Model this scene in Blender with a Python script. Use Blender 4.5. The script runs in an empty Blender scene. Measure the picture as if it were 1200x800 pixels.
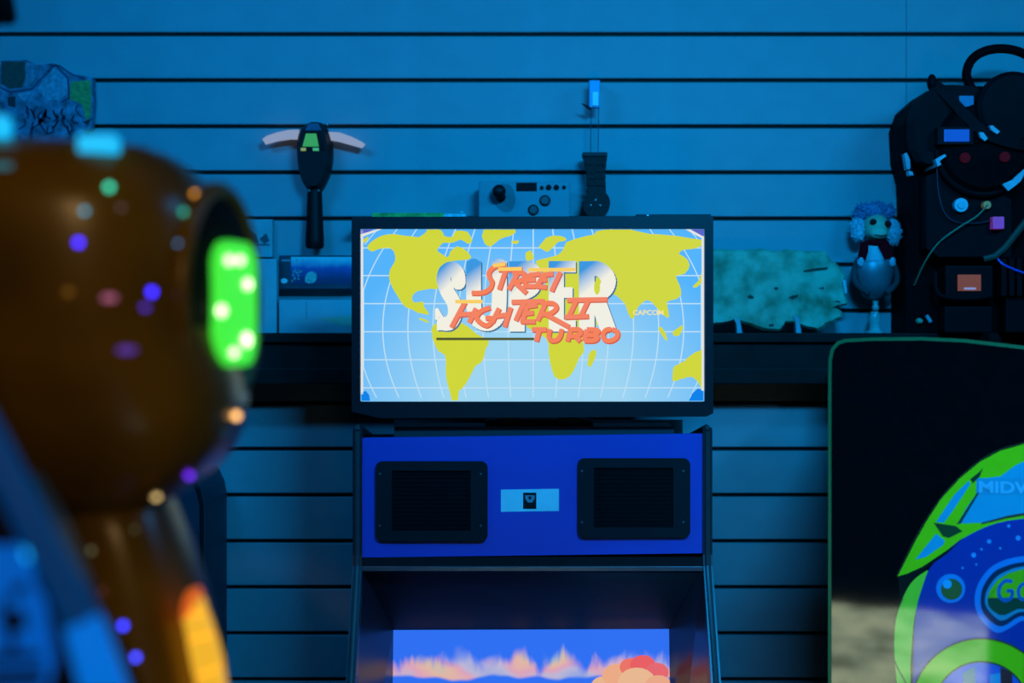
import bpy, bmesh, math, random
from mathutils import Matrix, Vector
random.seed(7)
PI = math.pi
F = 50 / 36 * 1200          # focal length in photo pixels
ZC = 1.60                   # camera height
YW = 3.14                   # front face of the slat wall

scene = bpy.context.scene
COL = scene.collection
# ---------------------------------------------------------------- camera
cam_d = bpy.data.cameras.new('camera')
cam = bpy.data.objects.new('camera', cam_d)
COL.objects.link(cam)
cam.location = (0, 0, ZC)
cam.rotation_euler = (PI / 2, 0, 0)
cam_d.lens = 50
cam_d.sensor_width = 36
cam_d.clip_start = 0.02
cam_d.dof.use_dof = True
cam_d.dof.focus_distance = 2.66
cam_d.dof.aperture_fstop = 2.6
scene.camera = cam
# ---------------------------------------------------------------- world, exposure
w = bpy.data.worlds.new('world')
scene.world = w
w.use_nodes = True
w.node_tree.nodes['Background'].inputs[0].default_value = (0.010, 0.016, 0.03, 1)
w.node_tree.nodes['Background'].inputs[1].default_value = 0.2
vs = scene.view_settings
vs.view_transform = 'Standard'
vs.look = 'None'
vs.gamma = 1
vs.use_curve_mapping = False
vs.exposure = 0.0


def area_light(name, loc, target, size, energy, color, size_y=None, spread=PI):
    l = bpy.data.lights.new(name, 'AREA')
    l.energy = energy
    l.color = color
    l.size = size
    l.spread = spread
    if size_y:
        l.shape = 'RECTANGLE'
        l.size_y = size_y
    o = bpy.data.objects.new(name, l)
    COL.objects.link(o)
    o.location = loc
    o.rotation_euler = (Vector(target) - Vector(loc)).to_track_quat('-Z', 'Y').to_euler()
    return o


def spot_light(name, loc, target, energy, color, angle, radius=0.04, blend=0.6):
    l = bpy.data.lights.new(name, 'SPOT')
    l.energy = energy
    l.color = color
    l.spot_size = math.radians(angle)
    l.spot_blend = blend
    l.shadow_soft_size = radius
    o = bpy.data.objects.new(name, l)
    COL.objects.link(o)
    o.location = loc
    o.rotation_euler = (Vector(target) - Vector(loc)).to_track_quat('-Z', 'Y').to_euler()
    return o


BLUE = (0.003, 0.34, 1.0)
CYAN = (0.004, 0.38, 0.95)
area_light('wall_washer_light', (-0.95, 1.75, 2.58), (-0.45, 3.14, 1.7), 0.5, 11, BLUE, 0.12)
area_light('wall_washer_light', (1.55, 1.70, 2.58), (0.75, 3.14, 1.7), 0.5, 10.5, CYAN, 0.12)
area_light('wall_washer_light', (0.48, 0.85, 2.60), (0.15, 3.14, 1.45), 0.5, 16, (0.002, 0.38, 1.0), 0.14, math.radians(100))
spot_light('track_spot_light', (1.25, 0.05, 2.50), (0.95, 2.15, 0.98), 280, (0.055, 0.44, 0.95), 38, 0.06, 0.8)
spot_light('track_spot_light', (-0.10, -0.80, 2.45), (-0.34, 1.10, 1.50), 22, (1.0, 0.62, 0.26), 17, 0.04, 0.5)

# ---------------------------------------------------------------- materials
MATS = {}


def mat(name, col=(0.5, 0.5, 0.5), rough=0.5, metal=0.0, emit=None, es=1.0, var=0.12, scale=30, bump=0.0, spec=0.5, coat=0.0):
    if name in MATS:
        return MATS[name]
    m = bpy.data.materials.new(name)
    m.use_nodes = True
    nt = m.node_tree
    b = nt.nodes['Principled BSDF']
    b.inputs['Roughness'].default_value = rough
    b.inputs['Metallic'].default_value = metal
    b.inputs['Specular IOR Level'].default_value = spec
    b.inputs['Coat Weight'].default_value = coat
    tc = nt.nodes.new('ShaderNodeTexCoord')
    nz = nt.nodes.new('ShaderNodeTexNoise')
    nz.inputs['Scale'].default_value = scale
    nz.inputs['Detail'].default_value = 4
    nt.links.new(tc.outputs['Object'], nz.inputs['Vector'])
    rp = nt.nodes.new('ShaderNodeValToRGB')
    rp.color_ramp.elements[0].position = 0.3
    rp.color_ramp.elements[1].position = 0.7
    rp.color_ramp.elements[0].color = tuple(c * (1 - var) for c in col) + (1,)
    rp.color_ramp.elements[1].color = tuple(min(1, c * (1 + var)) for c in col) + (1,)
    nt.links.new(nz.outputs['Fac'], rp.inputs['Fac'])
    nt.links.new(rp.outputs['Color'], b.inputs['Base Color'])
    if bump:
        bp = nt.nodes.new('ShaderNodeBump')
        bp.inputs['Strength'].default_value = bump
        bp.inputs['Distance'].default_value = 0.004
        nt.links.new(nz.outputs['Fac'], bp.inputs['Height'])
        nt.links.new(bp.outputs['Normal'], b.inputs['Normal'])
    if emit:
        b.inputs['Emission Color'].default_value = tuple(emit) + (1,)
        b.inputs['Emission Strength'].default_value = es
    MATS[name] = m
    return m


def srgb(r, g, b):
    def f(c):
        c /= 255
        return c / 12.92 if c <= 0.04045 else ((c + 0.055) / 1.055) ** 2.4
    return (f(r), f(g), f(b))


def screen_mat(name, rgb, es=1.0):
    """picture element of a lit screen"""
    return mat(name, (0.01, 0.01, 0.01), 0.5, emit=srgb(*rgb), es=es, var=0.0, spec=0.1)


# ---------------------------------------------------------------- mesh builder
class MB:
    def __init__(s):
        s.v = []
        s.f = []

    def add(s, vs, fs):
        o = len(s.v)
        s.v += [tuple(p) for p in vs]
        s.f += [tuple(i + o for i in q) for q in fs]
        return s

    def box(s, x0, x1, y0, y1, z0, z1, bev=0.0):
        if bev > 0:
            bm = bmesh.new()
            bmesh.ops.create_cube(bm, size=1)
            for v in bm.verts:
                v.co = Vector(((x0 + x1) / 2 + v.co.x * (x1 - x0), (y0 + y1) / 2 + v.co.y * (y1 - y0), (z0 + z1) / 2 + v.co.z * (z1 - z0)))
            bmesh.ops.bevel(bm, geom=list(bm.edges), offset=bev, segments=2, affect='EDGES', profile=0.6)
            bm.verts.index_update()
            s.add([v.co[:] for v in bm.verts], [[v.index for v in f.verts] for f in bm.faces])
            bm.free()
            return s
        return s.add([(x0, y0, z0), (x1, y0, z0), (x1, y1, z0), (x0, y1, z0), (x0, y0, z1), (x1, y0, z1), (x1, y1, z1), (x0, y1, z1)],
                     [(0, 3, 2, 1), (4, 5, 6, 7), (0, 1, 5, 4), (1, 2, 6, 5), (2, 3, 7, 6), (3, 0, 4, 7)])

    def prism(s, poly, y0, y1, axis='y'):
        n = len(poly)
        if axis == 'y':
            a = [(p[0], y0, p[1]) for p in poly] + [(p[0], y1, p[1]) for p in poly]
        elif axis == 'x':      # poly in (y, z)
            a = [(y0, p[0], p[1]) for p in poly] + [(y1, p[0], p[1]) for p in poly]
        else:
            a = [(p[0], p[1], y0) for p in poly] + [(p[0], p[1], y1) for p in poly]
        fs = [tuple(range(n)), tuple(range(2 * n - 1, n - 1, -1))]
        fs += [(i, i + n, (i + 1) % n + n, (i + 1) % n) for i in range(n)]
        return s.add(a, fs)

    def ring(s, outer, inner, y0, y1):
        """frame between two polygons (same count) in x,z, extruded in y"""
        n = len(outer)
        a = [(p[0], y0, p[1]) for p in outer] + [(p[0], y0, p[1]) for p in inner] + [(p[0], y1, p[1]) for p in outer] + [(p[0], y1, p[1]) for p in inner]
        fs = []
        for i in range(n):
            j = (i + 1) % n
            fs += [(i, j, n + j, n + i), (2 * n + i, 3 * n + i, 3 * n + j, 2 * n + j), (i, 2 * n + i, 2 * n + j, j), (n + i, n + j, 3 * n + j, 3 * n + i)]
        return s.add(a, fs)

    def tube(s, path, r, seg=10, cap=True):
        pts = [Vector(p) for p in path]
        n = len(pts)
        rs = r if isinstance(r, (list, tuple)) else [r] * n
        up = Vector((0, 0, 1))
        vs, fs = [], []
        prev = None
        for i, p in enumerate(pts):
            t = (pts[min(i + 1, n - 1)] - pts[max(i - 1, 0)]).normalized()
            if prev is None:
                a = t.cross(up)
                if a.length < 1e-3:
                    a = t.cross(Vector((1, 0, 0)))
            else:
                a = prev - t * prev.dot(t)
            a.normalize()
            prev = a
            b = t.cross(a)
            for k in range(seg):
                an = 2 * PI * k / seg
                vs.append((p + (a * math.cos(an) + b * math.sin(an)) * rs[i])[:])
        for i in range(n - 1):
            for k in range(seg):
                fs.append((i * seg + k, i * seg + (k + 1) % seg, (i + 1) * seg + (k + 1) % seg, (i + 1) * seg + k))
        if cap:
            fs += [tuple(range(seg - 1, -1, -1)), tuple(range((n - 1) * seg, n * seg))]
        return s.add(vs, fs)

    def ell(s, c, r, seg=20, rings=12):
        if not isinstance(r, (list, tuple)):
            r = (r, r, r)
        vs = [(c[0], c[1], c[2] + r[2])]
        for i in range(1, rings):
            th = PI * i / rings
            for k in range(seg):
                ph = 2 * PI * k / seg
                vs.append((c[0] + r[0] * math.sin(th) * math.cos(ph), c[1] + r[1] * math.sin(th) * math.sin(ph), c[2] + r[2] * math.cos(th)))
        vs.append((c[0], c[1], c[2] - r[2]))
        fs = [(0, 1 + k, 1 + (k + 1) % seg) for k in range(seg)]
        for i in range(rings - 2):
            for k in range(seg):
                a = 1 + i * seg
                fs.append((a + k, a + seg + k, a + seg + (k + 1) % seg, a + (k + 1) % seg))
        last = len(vs) - 1
        a = 1 + (rings - 2) * seg
        fs += [(last, a + (k + 1) % seg, a + k) for k in range(seg)]
        return s.add(vs, fs)

    def lathe(s, prof, c=(0, 0, 0), seg=28, sx=1, sy=1):
        """prof: (radius, z) pairs, around vertical axis"""
        vs, fs = [], []
        for r, z in prof:
            for k in range(seg):
                a = 2 * PI * k / seg
                vs.append((c[0] + r * sx * math.cos(a), c[1] + r * sy * math.sin(a), c[2] + z))
        n = len(prof)
        for i in range(n - 1):
            for k in range(seg):
                fs.append((i * seg + k, i * seg + (k + 1) % seg, (i + 1) * seg + (k + 1) % seg, (i + 1) * seg + k))
        fs += [tuple(range(seg - 1, -1, -1)), tuple(range((n - 1) * seg, n * seg))]
        return s.add(vs, fs)

    def disc_y(s, cx, cz, r, y0, y1, seg=20):
        return s.prism([(cx + r * math.cos(2 * PI * k / seg), cz + r * math.sin(2 * PI * k / seg)) for k in range(seg)], y0, y1)

    def build(s, name, m, parent=None, smooth=False, mx=None, loc=None):
        me = bpy.data.meshes.new(name)
        vs = [mx @ Vector(p) for p in s.v] if mx else s.v
        me.from_pydata([tuple(p) for p in vs], [], s.f)
        bm = bmesh.new()
        bm.from_mesh(me)
        bmesh.ops.recalc_face_normals(bm, faces=bm.faces)
        bm.to_mesh(me)
        bm.free()
        if smooth:
            for p in me.polygons:
                p.use_smooth = True
            try:
                me.set_sharp_from_angle(angle=math.radians(42))
            except Exception:
                pass
        me.materials.append(m)
        o = bpy.data.objects.new(name, me)
        COL.objects.link(o)
        if loc:
            o.location = loc
        if parent:
            o.parent = parent
        return o


def tag(o, label=None, cat=None, group=None, kind=None):
    if label: o['label'] = label
    if cat: o['category'] = cat
    if group: o['group'] = group
    if kind: o['kind'] = kind
    return o


def thing(name, label, cat, loc, rz=0, group=None):
    o = bpy.data.objects.new(name, None)
    o.empty_display_size = 0.05
    COL.objects.link(o)
    o.location = loc
    o.rotation_euler = (0, 0, rz)
    return tag(o, label, cat, group)


def rrect(x0, x1, z0, z1, r, n=5):
    pts = []
    for cx, cz, a0 in ((x1 - r, z1 - r, 0), (x0 + r, z1 - r, PI / 2), (x0 + r, z0 + r, PI), (x1 - r, z0 + r, 3 * PI / 2)):
        for k in range(n + 1):
            a = a0 + PI / 2 * k / n
            pts.append((cx + r * math.cos(a), cz + r * math.sin(a)))
    return pts


def spline(pts, n=8, closed=False):
    """Catmull-Rom through points of any dimension"""
    P = [Vector(p) for p in pts]
    m = len(P)
    out = []
    rng = range(m) if closed else range(m - 1)
    for i in rng:
        if closed:
            p0, p1, p2, p3 = P[i - 1], P[i], P[(i + 1) % m], P[(i + 2) % m]
        else:
            p0, p1, p2, p3 = P[max(i - 1, 0)], P[i], P[i + 1], P[min(i + 2, m - 1)]
        for k in range(n):
            t = k / n
            out.append((0.5 * ((2 * p1) + (p2 - p0) * t + (2 * p0 - 5 * p1 + 4 * p2 - p3) * t * t + (3 * p1 - p0 - 3 * p2 + p3) * t ** 3))[:])
    if not closed:
        out.append(P[-1][:])
    return out


class Frame:
    """turns photo pixels into local x,z at a given real distance"""
    def __init__(s, d, px, py):
        s.d, s.px, s.py, s.k = d, px, py, d / F

    def origin(s, dy=0):
        return ((s.px - 600) * s.k, s.d + dy, ZC - (s.py - 400) * s.k)

    def x(s, px): return (px - s.px) * s.k
    def z(s, py): return (s.py - py) * s.k
    def p(s, px, py): return (s.x(px), s.z(py))
    def p3(s, px, py, y=0): return (s.x(px), y, s.z(py))
    def poly(s, pts): return [s.p(*q) for q in pts]


def flat(fr, pts, y, name, m, parent, th=0.0004):
    """thin printed patch, front at y"""
    return MB().prism(fr.poly(pts), y, y + th).build(name, m, parent)


def strokes(fr, lines, wpx, y, th=0.0003, taper=False):
    """thick pen strokes in pixel coordinates"""
    mb = MB()
    r = wpx / 2
    for ln in lines:
        for i in range(len(ln) - 1):
            a, b = Vector(ln[i]), Vector(ln[i + 1])
            t = (b - a).normalized()
            nrm = Vector((-t.y, t.x)) * r
            mb.prism(fr.poly([(a + nrm)[:], (b + nrm)[:], (b - nrm)[:], (a - nrm)[:]]), y, y + th)
        for q in ln[1:-1] if not taper else ln[1:-1]:
            mb.prism(fr.poly([(q[0] + r * math.cos(2 * PI * k / 10), q[1] + r * math.sin(2 * PI * k / 10)) for k in range(10)]), y, y + th)
    return mb


def text_mesh(name, body, width, height, m, parent, loc, bold=0.0, rot=None):
    cu = bpy.data.curves.new(name, 'FONT')
    cu.body = body
    cu.size = 1
    cu.offset = bold
    cu.extrude = 0.002
    cu.resolution_u = 3
    t = bpy.data.objects.new(name, cu)
    COL.objects.link(t)
    dg = bpy.context.evaluated_depsgraph_get()
    me = bpy.data.meshes.new_from_object(t.evaluated_get(dg))
    bpy.data.objects.remove(t)
    xs = [v.co.x for v in me.vertices]
    ys = [v.co.y for v in me.vertices]
    x0, x1, y0, y1 = min(xs), max(xs), min(ys), max(ys)
    for v in me.vertices:
        x = (v.co.x - x0) / (x1 - x0) * width
        z = (v.co.y - y0) / (y1 - y0) * height
        v.co = (x, -v.co.z * 0.05, z)
    me.materials.clear()
    me.materials.append(m)
    o = bpy.data.objects.new(name, me)
    COL.objects.link(o)
    o.location = loc
    o.parent = parent
    return o


# ---------------------------------------------------------------- common materials
M_SLAT = mat('slat_paint', (0.30, 0.31, 0.33), 0.55, var=0.05, scale=14, bump=0.05)
M_GROOVE = mat('groove_shade', (0.025, 0.02, 0.018), 0.8)  # dark backing colour stands in for the shade inside the grooves
M_BLACK = mat('black_plastic', (0.007, 0.007, 0.008), 0.5, var=0.2, spec=0.25)
M_MATTE = mat('matte_black', (0.006, 0.006, 0.007), 0.8, var=0.2, spec=0.2)
M_SATIN = mat('satin_black', (0.008, 0.008, 0.011), 0.4, var=0.15, spec=0.3)
M_SHELF = mat('dark_stained_wood', (0.011, 0.007, 0.006), 0.6, var=0.4, scale=18, bump=0.1, spec=0.15)
M_WHITE = mat('white_plastic', (0.75, 0.75, 0.76), 0.4, var=0.04)
M_GREY = mat('grey_plastic', (0.30, 0.30, 0.32), 0.5, var=0.05)
M_STEEL = mat('steel', (0.6, 0.6, 0.62), 0.3, metal=1.0, var=0.05)

# ---------------------------------------------------------------- the room
RX0, RX1, RY0 = -2.6, 2.6, -2.4
H = 2.70
dark_wall = mat('dark_wall_paint', (0.05, 0.055, 0.07), 0.8, var=0.1, scale=3)
carpet = mat('dark_carpet', (0.02, 0.022, 0.03), 0.95, var=0.5, scale=160, bump=0.5)
ceil_m = mat('dark_ceiling_paint', (0.06, 0.06, 0.07), 0.85, var=0.08, scale=4)
tag(MB().box(RX0, RX1, RY0, YW + 0.1, -0.1, 0).build('floor', carpet), 'dark carpeted floor of the game room', 'floor', kind='structure')
tag(MB().box(RX0, RX1, RY0, YW + 0.1, H, H + 0.1).build('ceiling', ceil_m), 'dark painted ceiling of the game room', 'ceiling', kind='structure')
tag(MB().box(RX0 - 0.1, RX0, RY0, YW + 0.1, 0, H).build('wall_left', dark_wall), 'plain dark painted left side wall', 'wall', kind='structure')
tag(MB().box(RX1, RX1 + 0.1, RY0, YW + 0.1, 0, H).build('wall_right', dark_wall), 'plain dark painted right side wall', 'wall', kind='structure')
tag(MB().box(RX0, RX1, RY0 - 0.1, RY0, 0, H).build('wall_front', dark_wall), 'plain dark wall facing the slat wall', 'wall', kind='structure')
wall = tag(MB().box(RX0, RX1, YW + 0.014, YW + 0.1, 0, H).build('wall_back', M_GROOVE), 'grey horizontal slat wall behind the arcade cabinets', 'wall', kind='structure')
# slats: grooves every 54 px, seams where two panels meet
KW = YW / F
seams = [RX0, (1062 - 600) * KW - 2.44, (1062 - 600) * KW, RX1]
GR = 0.0088
zs = []
k = -12
while True:
    z = ZC - (40 + 54 * k - 400) * KW
    if z < 0: break
    if z < H: zs.append(z)
    k += 1
edges = [H + GR / 2] + zs + [-GR / 2]
slat_cache = {}
for i in range(len(edges) - 1):
    zt, zb = edges[i] - GR / 2, edges[i + 1] + GR / 2
    hh = zt - zb
    if hh < 0.012: continue
    for j in range(3):
        wdt = seams[j + 1] - seams[j] - 0.0012
        key = (j, round(hh, 4))
        if key not in slat_cache:
            c = 0.0018
            prof = [(0.0, c), (c, 0.0), (0.02, 0.0), (0.02, hh), (c, hh), (0.0, hh - c)]
            slat_cache[key] = MB().prism(prof, 0, wdt, axis='x').build('slat', M_SLAT, wall)
            s_ = slat_cache[key]
        else:
            s_ = slat_cache[key].copy()
            COL.objects.link(s_)
        s_.location = (seams[j] + 0.0006, YW, zb)
for nm, x0, x1 in (('baseboard_left', RX0, RX0 + 0.015), ('baseboard_right', RX1 - 0.015, RX1)):
    tag(MB().box(x0, x1, RY0, YW, 0, 0.1).build(nm, M_MATTE), 'black baseboard along the ' + nm.split('_')[1] + ' wall', 'baseboard', kind='structure')

# long dark shelf / rail on the slat wall
SD = 3.02                                   # front of the shelf
fs_ = Frame(SD, 600, 400)
sh = thing('wall_shelf', 'long dark wooden ledge fixed across the slat wall', 'shelf', (0, SD, ZC))
zt_, zb_ = fs_.z(390), fs_.z(450)
MB().box(-1.7, 1.9, 0, YW - SD, fs_.z(401), zt_, bev=0.002).build('shelf_board', M_SHELF, sh)
MB().box(-1.7, 1.9, 0.012, 0.03, fs_.z(432), fs_.z(402)).build('apron', M_SHELF, sh)
MB().box(-1.7, 1.9, 0.002, 0.05, zb_, fs_.z(431), bev=0.003).build('lower_rail', M_SHELF, sh)
for bx in (-1.4, -0.45, 0.5, 1.5):
    MB().prism([(0.03, fs_.z(402)), (YW - SD, fs_.z(402)), (YW - SD, zb_), (0.05, zb_)], bx, bx + 0.02, axis='x').build('bracket', M_SHELF, sh)
SHZ = ZC + zt_                              # top of shelf

# ---------------------------------------------------------------- TV on the cabinet
ft = Frame(2.60, 624, 487)
TVB = ft.origin()[2]
tv = thing('television', 'flat television with black bezel showing a yellow world map title screen', 'television', ft.origin())
bz_out = ft.poly([(412, 254), (836, 253), (836, 484), (828, 488), (446, 490), (412, 482)])
bz_in = ft.poly([(422, 268), (826, 268), (826, 470), (824, 470.5), (424, 470.5), (422, 470)])
MB().ring(bz_out, bz_in, 0, 0.018).build('bezel', M_SATIN, tv)
MB().box(ft.x(414), ft.x(834), 0.018, 0.05, ft.z(482), ft.z(255), bev=0.004).build('back_housing', M_BLACK, tv)
MB().box(ft.x(430), ft.x(815), 0.05, 0.075, ft.z(470), ft.z(330), bev=0.01).build('rear_bulge', M_BLACK, tv)


def ocean_mat():
    m = bpy.data.materials.new('screen_ocean')
    m.use_nodes = True
    nt = m.node_tree
    b = nt.nodes['Principled BSDF']
    b.inputs['Base Color'].default_value = (0.01, 0.01, 0.01, 1)
    b.inputs['Specular IOR Level'].default_value = 0.1
    tc = nt.nodes.new('ShaderNodeTexCoord')
    mp = nt.nodes.new('ShaderNodeMapping')
    mp.inputs['Location'].default_value = (0.5 * -0.02, 0, -0.07)
    mp.inputs['Scale'].default_value = (2.5, 1, 3.2)
    gr = nt.nodes.new('ShaderNodeTexGradient')
    gr.gradient_type = 'SPHERICAL'
    rp = nt.nodes.new('ShaderNodeValToRGB')
    rp.color_ramp.elements[0].position = 0.0
    rp.color_ramp.elements[0].color = srgb(84, 178, 248) + (1,)
    rp.color_ramp.elements[1].position = 0.6
    rp.color_ramp.elements[1].color = srgb(158, 212, 240) + (1,)
    nt.links.new(tc.outputs['Object'], mp.inputs['Vector'])
    nt.links.new(mp.outputs['Vector'], gr.inputs['Vector'])
    nt.links.new(gr.outputs['Fac'], rp.inputs['Fac'])
    nt.links.new(rp.outputs['Color'], b.inputs['Emission Color'])
    b.inputs['Emission Strength'].default_value = 1.0
    return m


scr = MB().box(ft.x(421), ft.x(827), 0.0100, 0.018, ft.z(471), ft.z(267)).build('screen', ocean_mat(), tv)
LAYER = [0.0100]


def layer():
    LAYER[0] -= 0.0002
    return LAYER[0]


def clip_px(pts, x0=422.5, x1=825.5, y0=268.5, y1=469.5):
    return [(min(max(a, x0), x1), min(max(b, y0), y1)) for a, b in pts]


# grid of the map
grid = MB()
y = layer()
for gy in (290, 322.5, 355.5, 388.5, 421.5, 454.5):
    grid.prism(ft.poly([(424, gy - .7), (825, gy - .7), (825, gy + .7), (424, gy + .7)]), y, y + 0.0001)
for kx in range(-9, 9):
    pts = []
    for gy in range(268, 471, 6):
        s_ = 1 - 0.113 * ((gy - 385) / 83) ** 2
        pts.append((625 + kx * 29.5 * s_, min(gy, 469.5)))
    pts = [q for q in pts if 425 < q[0] < 823]
    for a, b in zip(pts, pts[1:]):
        grid.prism(ft.poly([(a[0] - .7, a[1]), (a[0] + .7, a[1]), (b[0] + .7, b[1]), (b[0] - .7, b[1])]), y, y + 0.0001)
grid.build('map_grid', screen_mat('screen_grid', (190, 222, 242)), scr)
LAND = screen_mat('screen_land', (208, 214, 44))
y = layer()
lands = [
    [(430, 288), (440, 279), (454, 274), (472, 275), (490, 277), (500, 270), (497, 268), (516, 268), (520, 276), (530, 277), (534, 270), (548, 271), (553, 282), (548, 285), (540, 280), (530, 284), (519, 284), (514, 289), (513, 294), (522, 300), (526, 300), (528, 294), (536, 288), (545, 292), (552, 300), (548, 304), (535, 305), (525, 309), (516, 330), (512, 338), (505, 338), (490, 341), (483, 347), (485, 354), (495, 353), (497, 360), (502, 366), (501, 369), (490, 366), (480, 362), (472, 357), (468, 350), (460, 338), (455, 325), (457, 315), (463, 305), (461, 295), (455, 290), (442, 292), (434, 294)],
    [(424, 281), (431, 276), (430, 281), (425, 284)],
    [(567, 268), (604, 268), (598, 276), (585, 280), (575, 288), (568, 285)],
    [(599, 282), (608, 281), (606, 285), (601, 285)],
    [(508, 380), (506, 392), (508, 400), (514, 412), (521, 416), (522, 430), (523, 445), (527, 460), (529, 469), (537, 469), (538, 458), (546, 450), (553, 436), (558, 428), (566, 422), (569, 410), (573, 400), (566, 395), (555, 388), (545, 380), (530, 376)],
    [(632, 288), (640, 279), (650, 275), (662, 277), (664, 281), (655, 283), (648, 290), (642, 295), (634, 291)],
    [(628, 306), (640, 302), (652, 299), (660, 292), (664, 283), (680, 278), (697, 274), (700, 270), (715, 268), (740, 268), (755, 272), (772, 274), (795, 276), (812, 279), (824, 281), (824, 287), (812, 291), (800, 293), (797, 297), (805, 302), (809, 310), (803, 320), (793, 323), (797, 332), (799, 345), (793, 350), (782, 354), (785, 368), (783, 372), (776, 367), (764, 354), (757, 352), (748, 361), (742, 374), (736, 366), (732, 355), (724, 347), (716, 345), (700, 352), (705, 372), (690, 392), (684, 400), (685, 412), (680, 418), (674, 430), (668, 441), (656, 445), (650, 440), (645, 425), (643, 412), (640, 396), (618, 384), (611, 368), (614, 352), (630, 344), (640, 330), (634, 316)],
    [(616, 296), (622, 293), (626, 303), (617, 305)],
    [(690, 416), (694, 411), (699, 411), (697, 422), (692, 430), (689, 427)],
    [(772, 385), (776, 383), (783, 397), (780, 398)],
    [(789, 389), (795, 384), (801, 381), (799, 390), (795, 394), (790, 393)],
    [(789, 432), (795, 427), (803, 423), (810, 416), (821, 411), (824, 412), (824, 457), (819, 447), (812, 442), (802, 443), (794, 446), (789, 446)],
    [(812, 335), (820, 328), (823, 318), (824, 330), (816, 337)],
    [(492, 372), (502, 376), (500, 378), (491, 374)],
]
for l in lands:
    l = [(a + random.uniform(-.5, .5), b + random.uniform(-.5, .5)) for a, b in spline(l, 2, True)]
    flat(ft, clip_px(l), y, 'map_land', LAND, scr, 0.0001)
y = layer()
flat(ft, [(422.3, 269), (425, 269), (425, 462), (422.3, 462)], y, 'map_edge', screen_mat('screen_edge', (226, 226, 222)), scr, 0.0001)
flat(ft, [(823, 276), (825.7, 276), (825.7, 458), (823, 458)], y, 'map_edge', screen_mat('screen_edge', (226, 226, 222)), scr, 0.0001)
flat(ft, [(422.3, 268.3), (437, 268.3), (422.3, 276)], y, 'map_corner', screen_mat('screen_corner', (90, 96, 196)), scr, 0.0001)
flat(ft, [(806, 268.3), (825.7, 268.3), (825.7, 277)], y, 'map_corner', screen_mat('screen_corner', (120, 110, 205)), scr, 0.0001)
flat(ft, [(423, 469.7), (423, 460), (428, 458), (432, 463), (433, 469.7)], y, 'map_corner', screen_mat('screen_deep', (16, 128, 232)), scr, 0.0001)
flat(ft, [(825, 469.7), (825, 458), (819, 455), (812, 461), (808, 469.7)], y, 'map_corner', screen_mat('screen_deep', (16, 128, 232)), scr, 0.0001)
y = layer()
flat(ft, [(421.6, 278), (421.6, 274), (442, 268), (447, 268)], y, 'map_arc', screen_mat('screen_edge', (226, 226, 222)), scr, 0.0001)
flat(ft, [(804, 268.3), (810, 268.3), (825.7, 277), (825.7, 280)], y, 'map_arc', screen_mat('screen_edge', (226, 226, 222)), scr, 0.0001)


def super_mat(x0, wd):
    m = bpy.data.materials.new('screen_super')
    m.use_nodes = True
    nt = m.node_tree
    b = nt.nodes['Principled BSDF']
    b.inputs['Base Color'].default_value = (0.01, 0.01, 0.01, 1)
    b.inputs['Specular IOR Level'].default_value = 0.1
    tc = nt.nodes.new('ShaderNodeTexCoord')
    sp = nt.nodes.new('ShaderNodeSeparateXYZ')
    nt.links.new(tc.outputs['Object'], sp.inputs[0])
    fx = nt.nodes.new('ShaderNodeMath'); fx.operation = 'MULTIPLY_ADD'
    fx.inputs[1].default_value = 1 / (wd * ft.k)
    fx.inputs[2].default_value = (624 - x0) / wd
    nt.links.new(sp.outputs['X'], fx.inputs[0])
    fr = nt.nodes.new('ShaderNodeMath'); fr.operation = 'MULTIPLY'; fr.inputs[1].default_value = 1.0
    nt.links.new(fx.outputs[0], fr.inputs[0])
    mz = nt.nodes.new('ShaderNodeMath'); mz.operation = 'MULTIPLY_ADD'
    mz.inputs[1].default_value = -1 / (70 * ft.k)
    mz.inputs[2].default_value = ft.z(306) / (70 * ft.k)
    nt.links.new(sp.outputs['Z'], mz.inputs[0])
    ad = nt.nodes.new('ShaderNodeMath'); ad.operation = 'MULTIPLY_ADD'
    ad.inputs[1].default_value = 0.5
    nt.links.new(fr.outputs[0], ad.inputs[0])
    nt.links.new(mz.outputs[0], ad.inputs[2])
    rp = nt.nodes.new('ShaderNodeValToRGB')
    rp.color_ramp.elements[0].position = 0.2
    rp.color_ramp.elements[0].color = srgb(60, 150, 222) + (1,)
    rp.color_ramp.elements[1].position = 0.62
    rp.color_ramp.elements[1].color = srgb(240, 238, 224) + (1,)
    nt.links.new(ad.outputs[0], rp.inputs['Fac'])
    nt.links.new(rp.outputs['Color'], b.inputs['Emission Color'])
    b.inputs['Emission Strength'].default_value = 1.0
    return m


SUPS = {q: super_mat(q, w_) for q, w_ in ((511, 34), (546, 48), (596, 38), (642, 34), (678, 45))}
SUP_OF = [511, 511, 511, 546, 596, 596, 642, 642, 642, 642, 678, 678, 678]
SHD = screen_mat('screen_shadow', (60, 110, 150))


def cq(pts):       # coordinates read from the enlarged crop of the title
    return [(490 + a / 4.8, 290 + b / 4.8) for a, b in pts]


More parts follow.
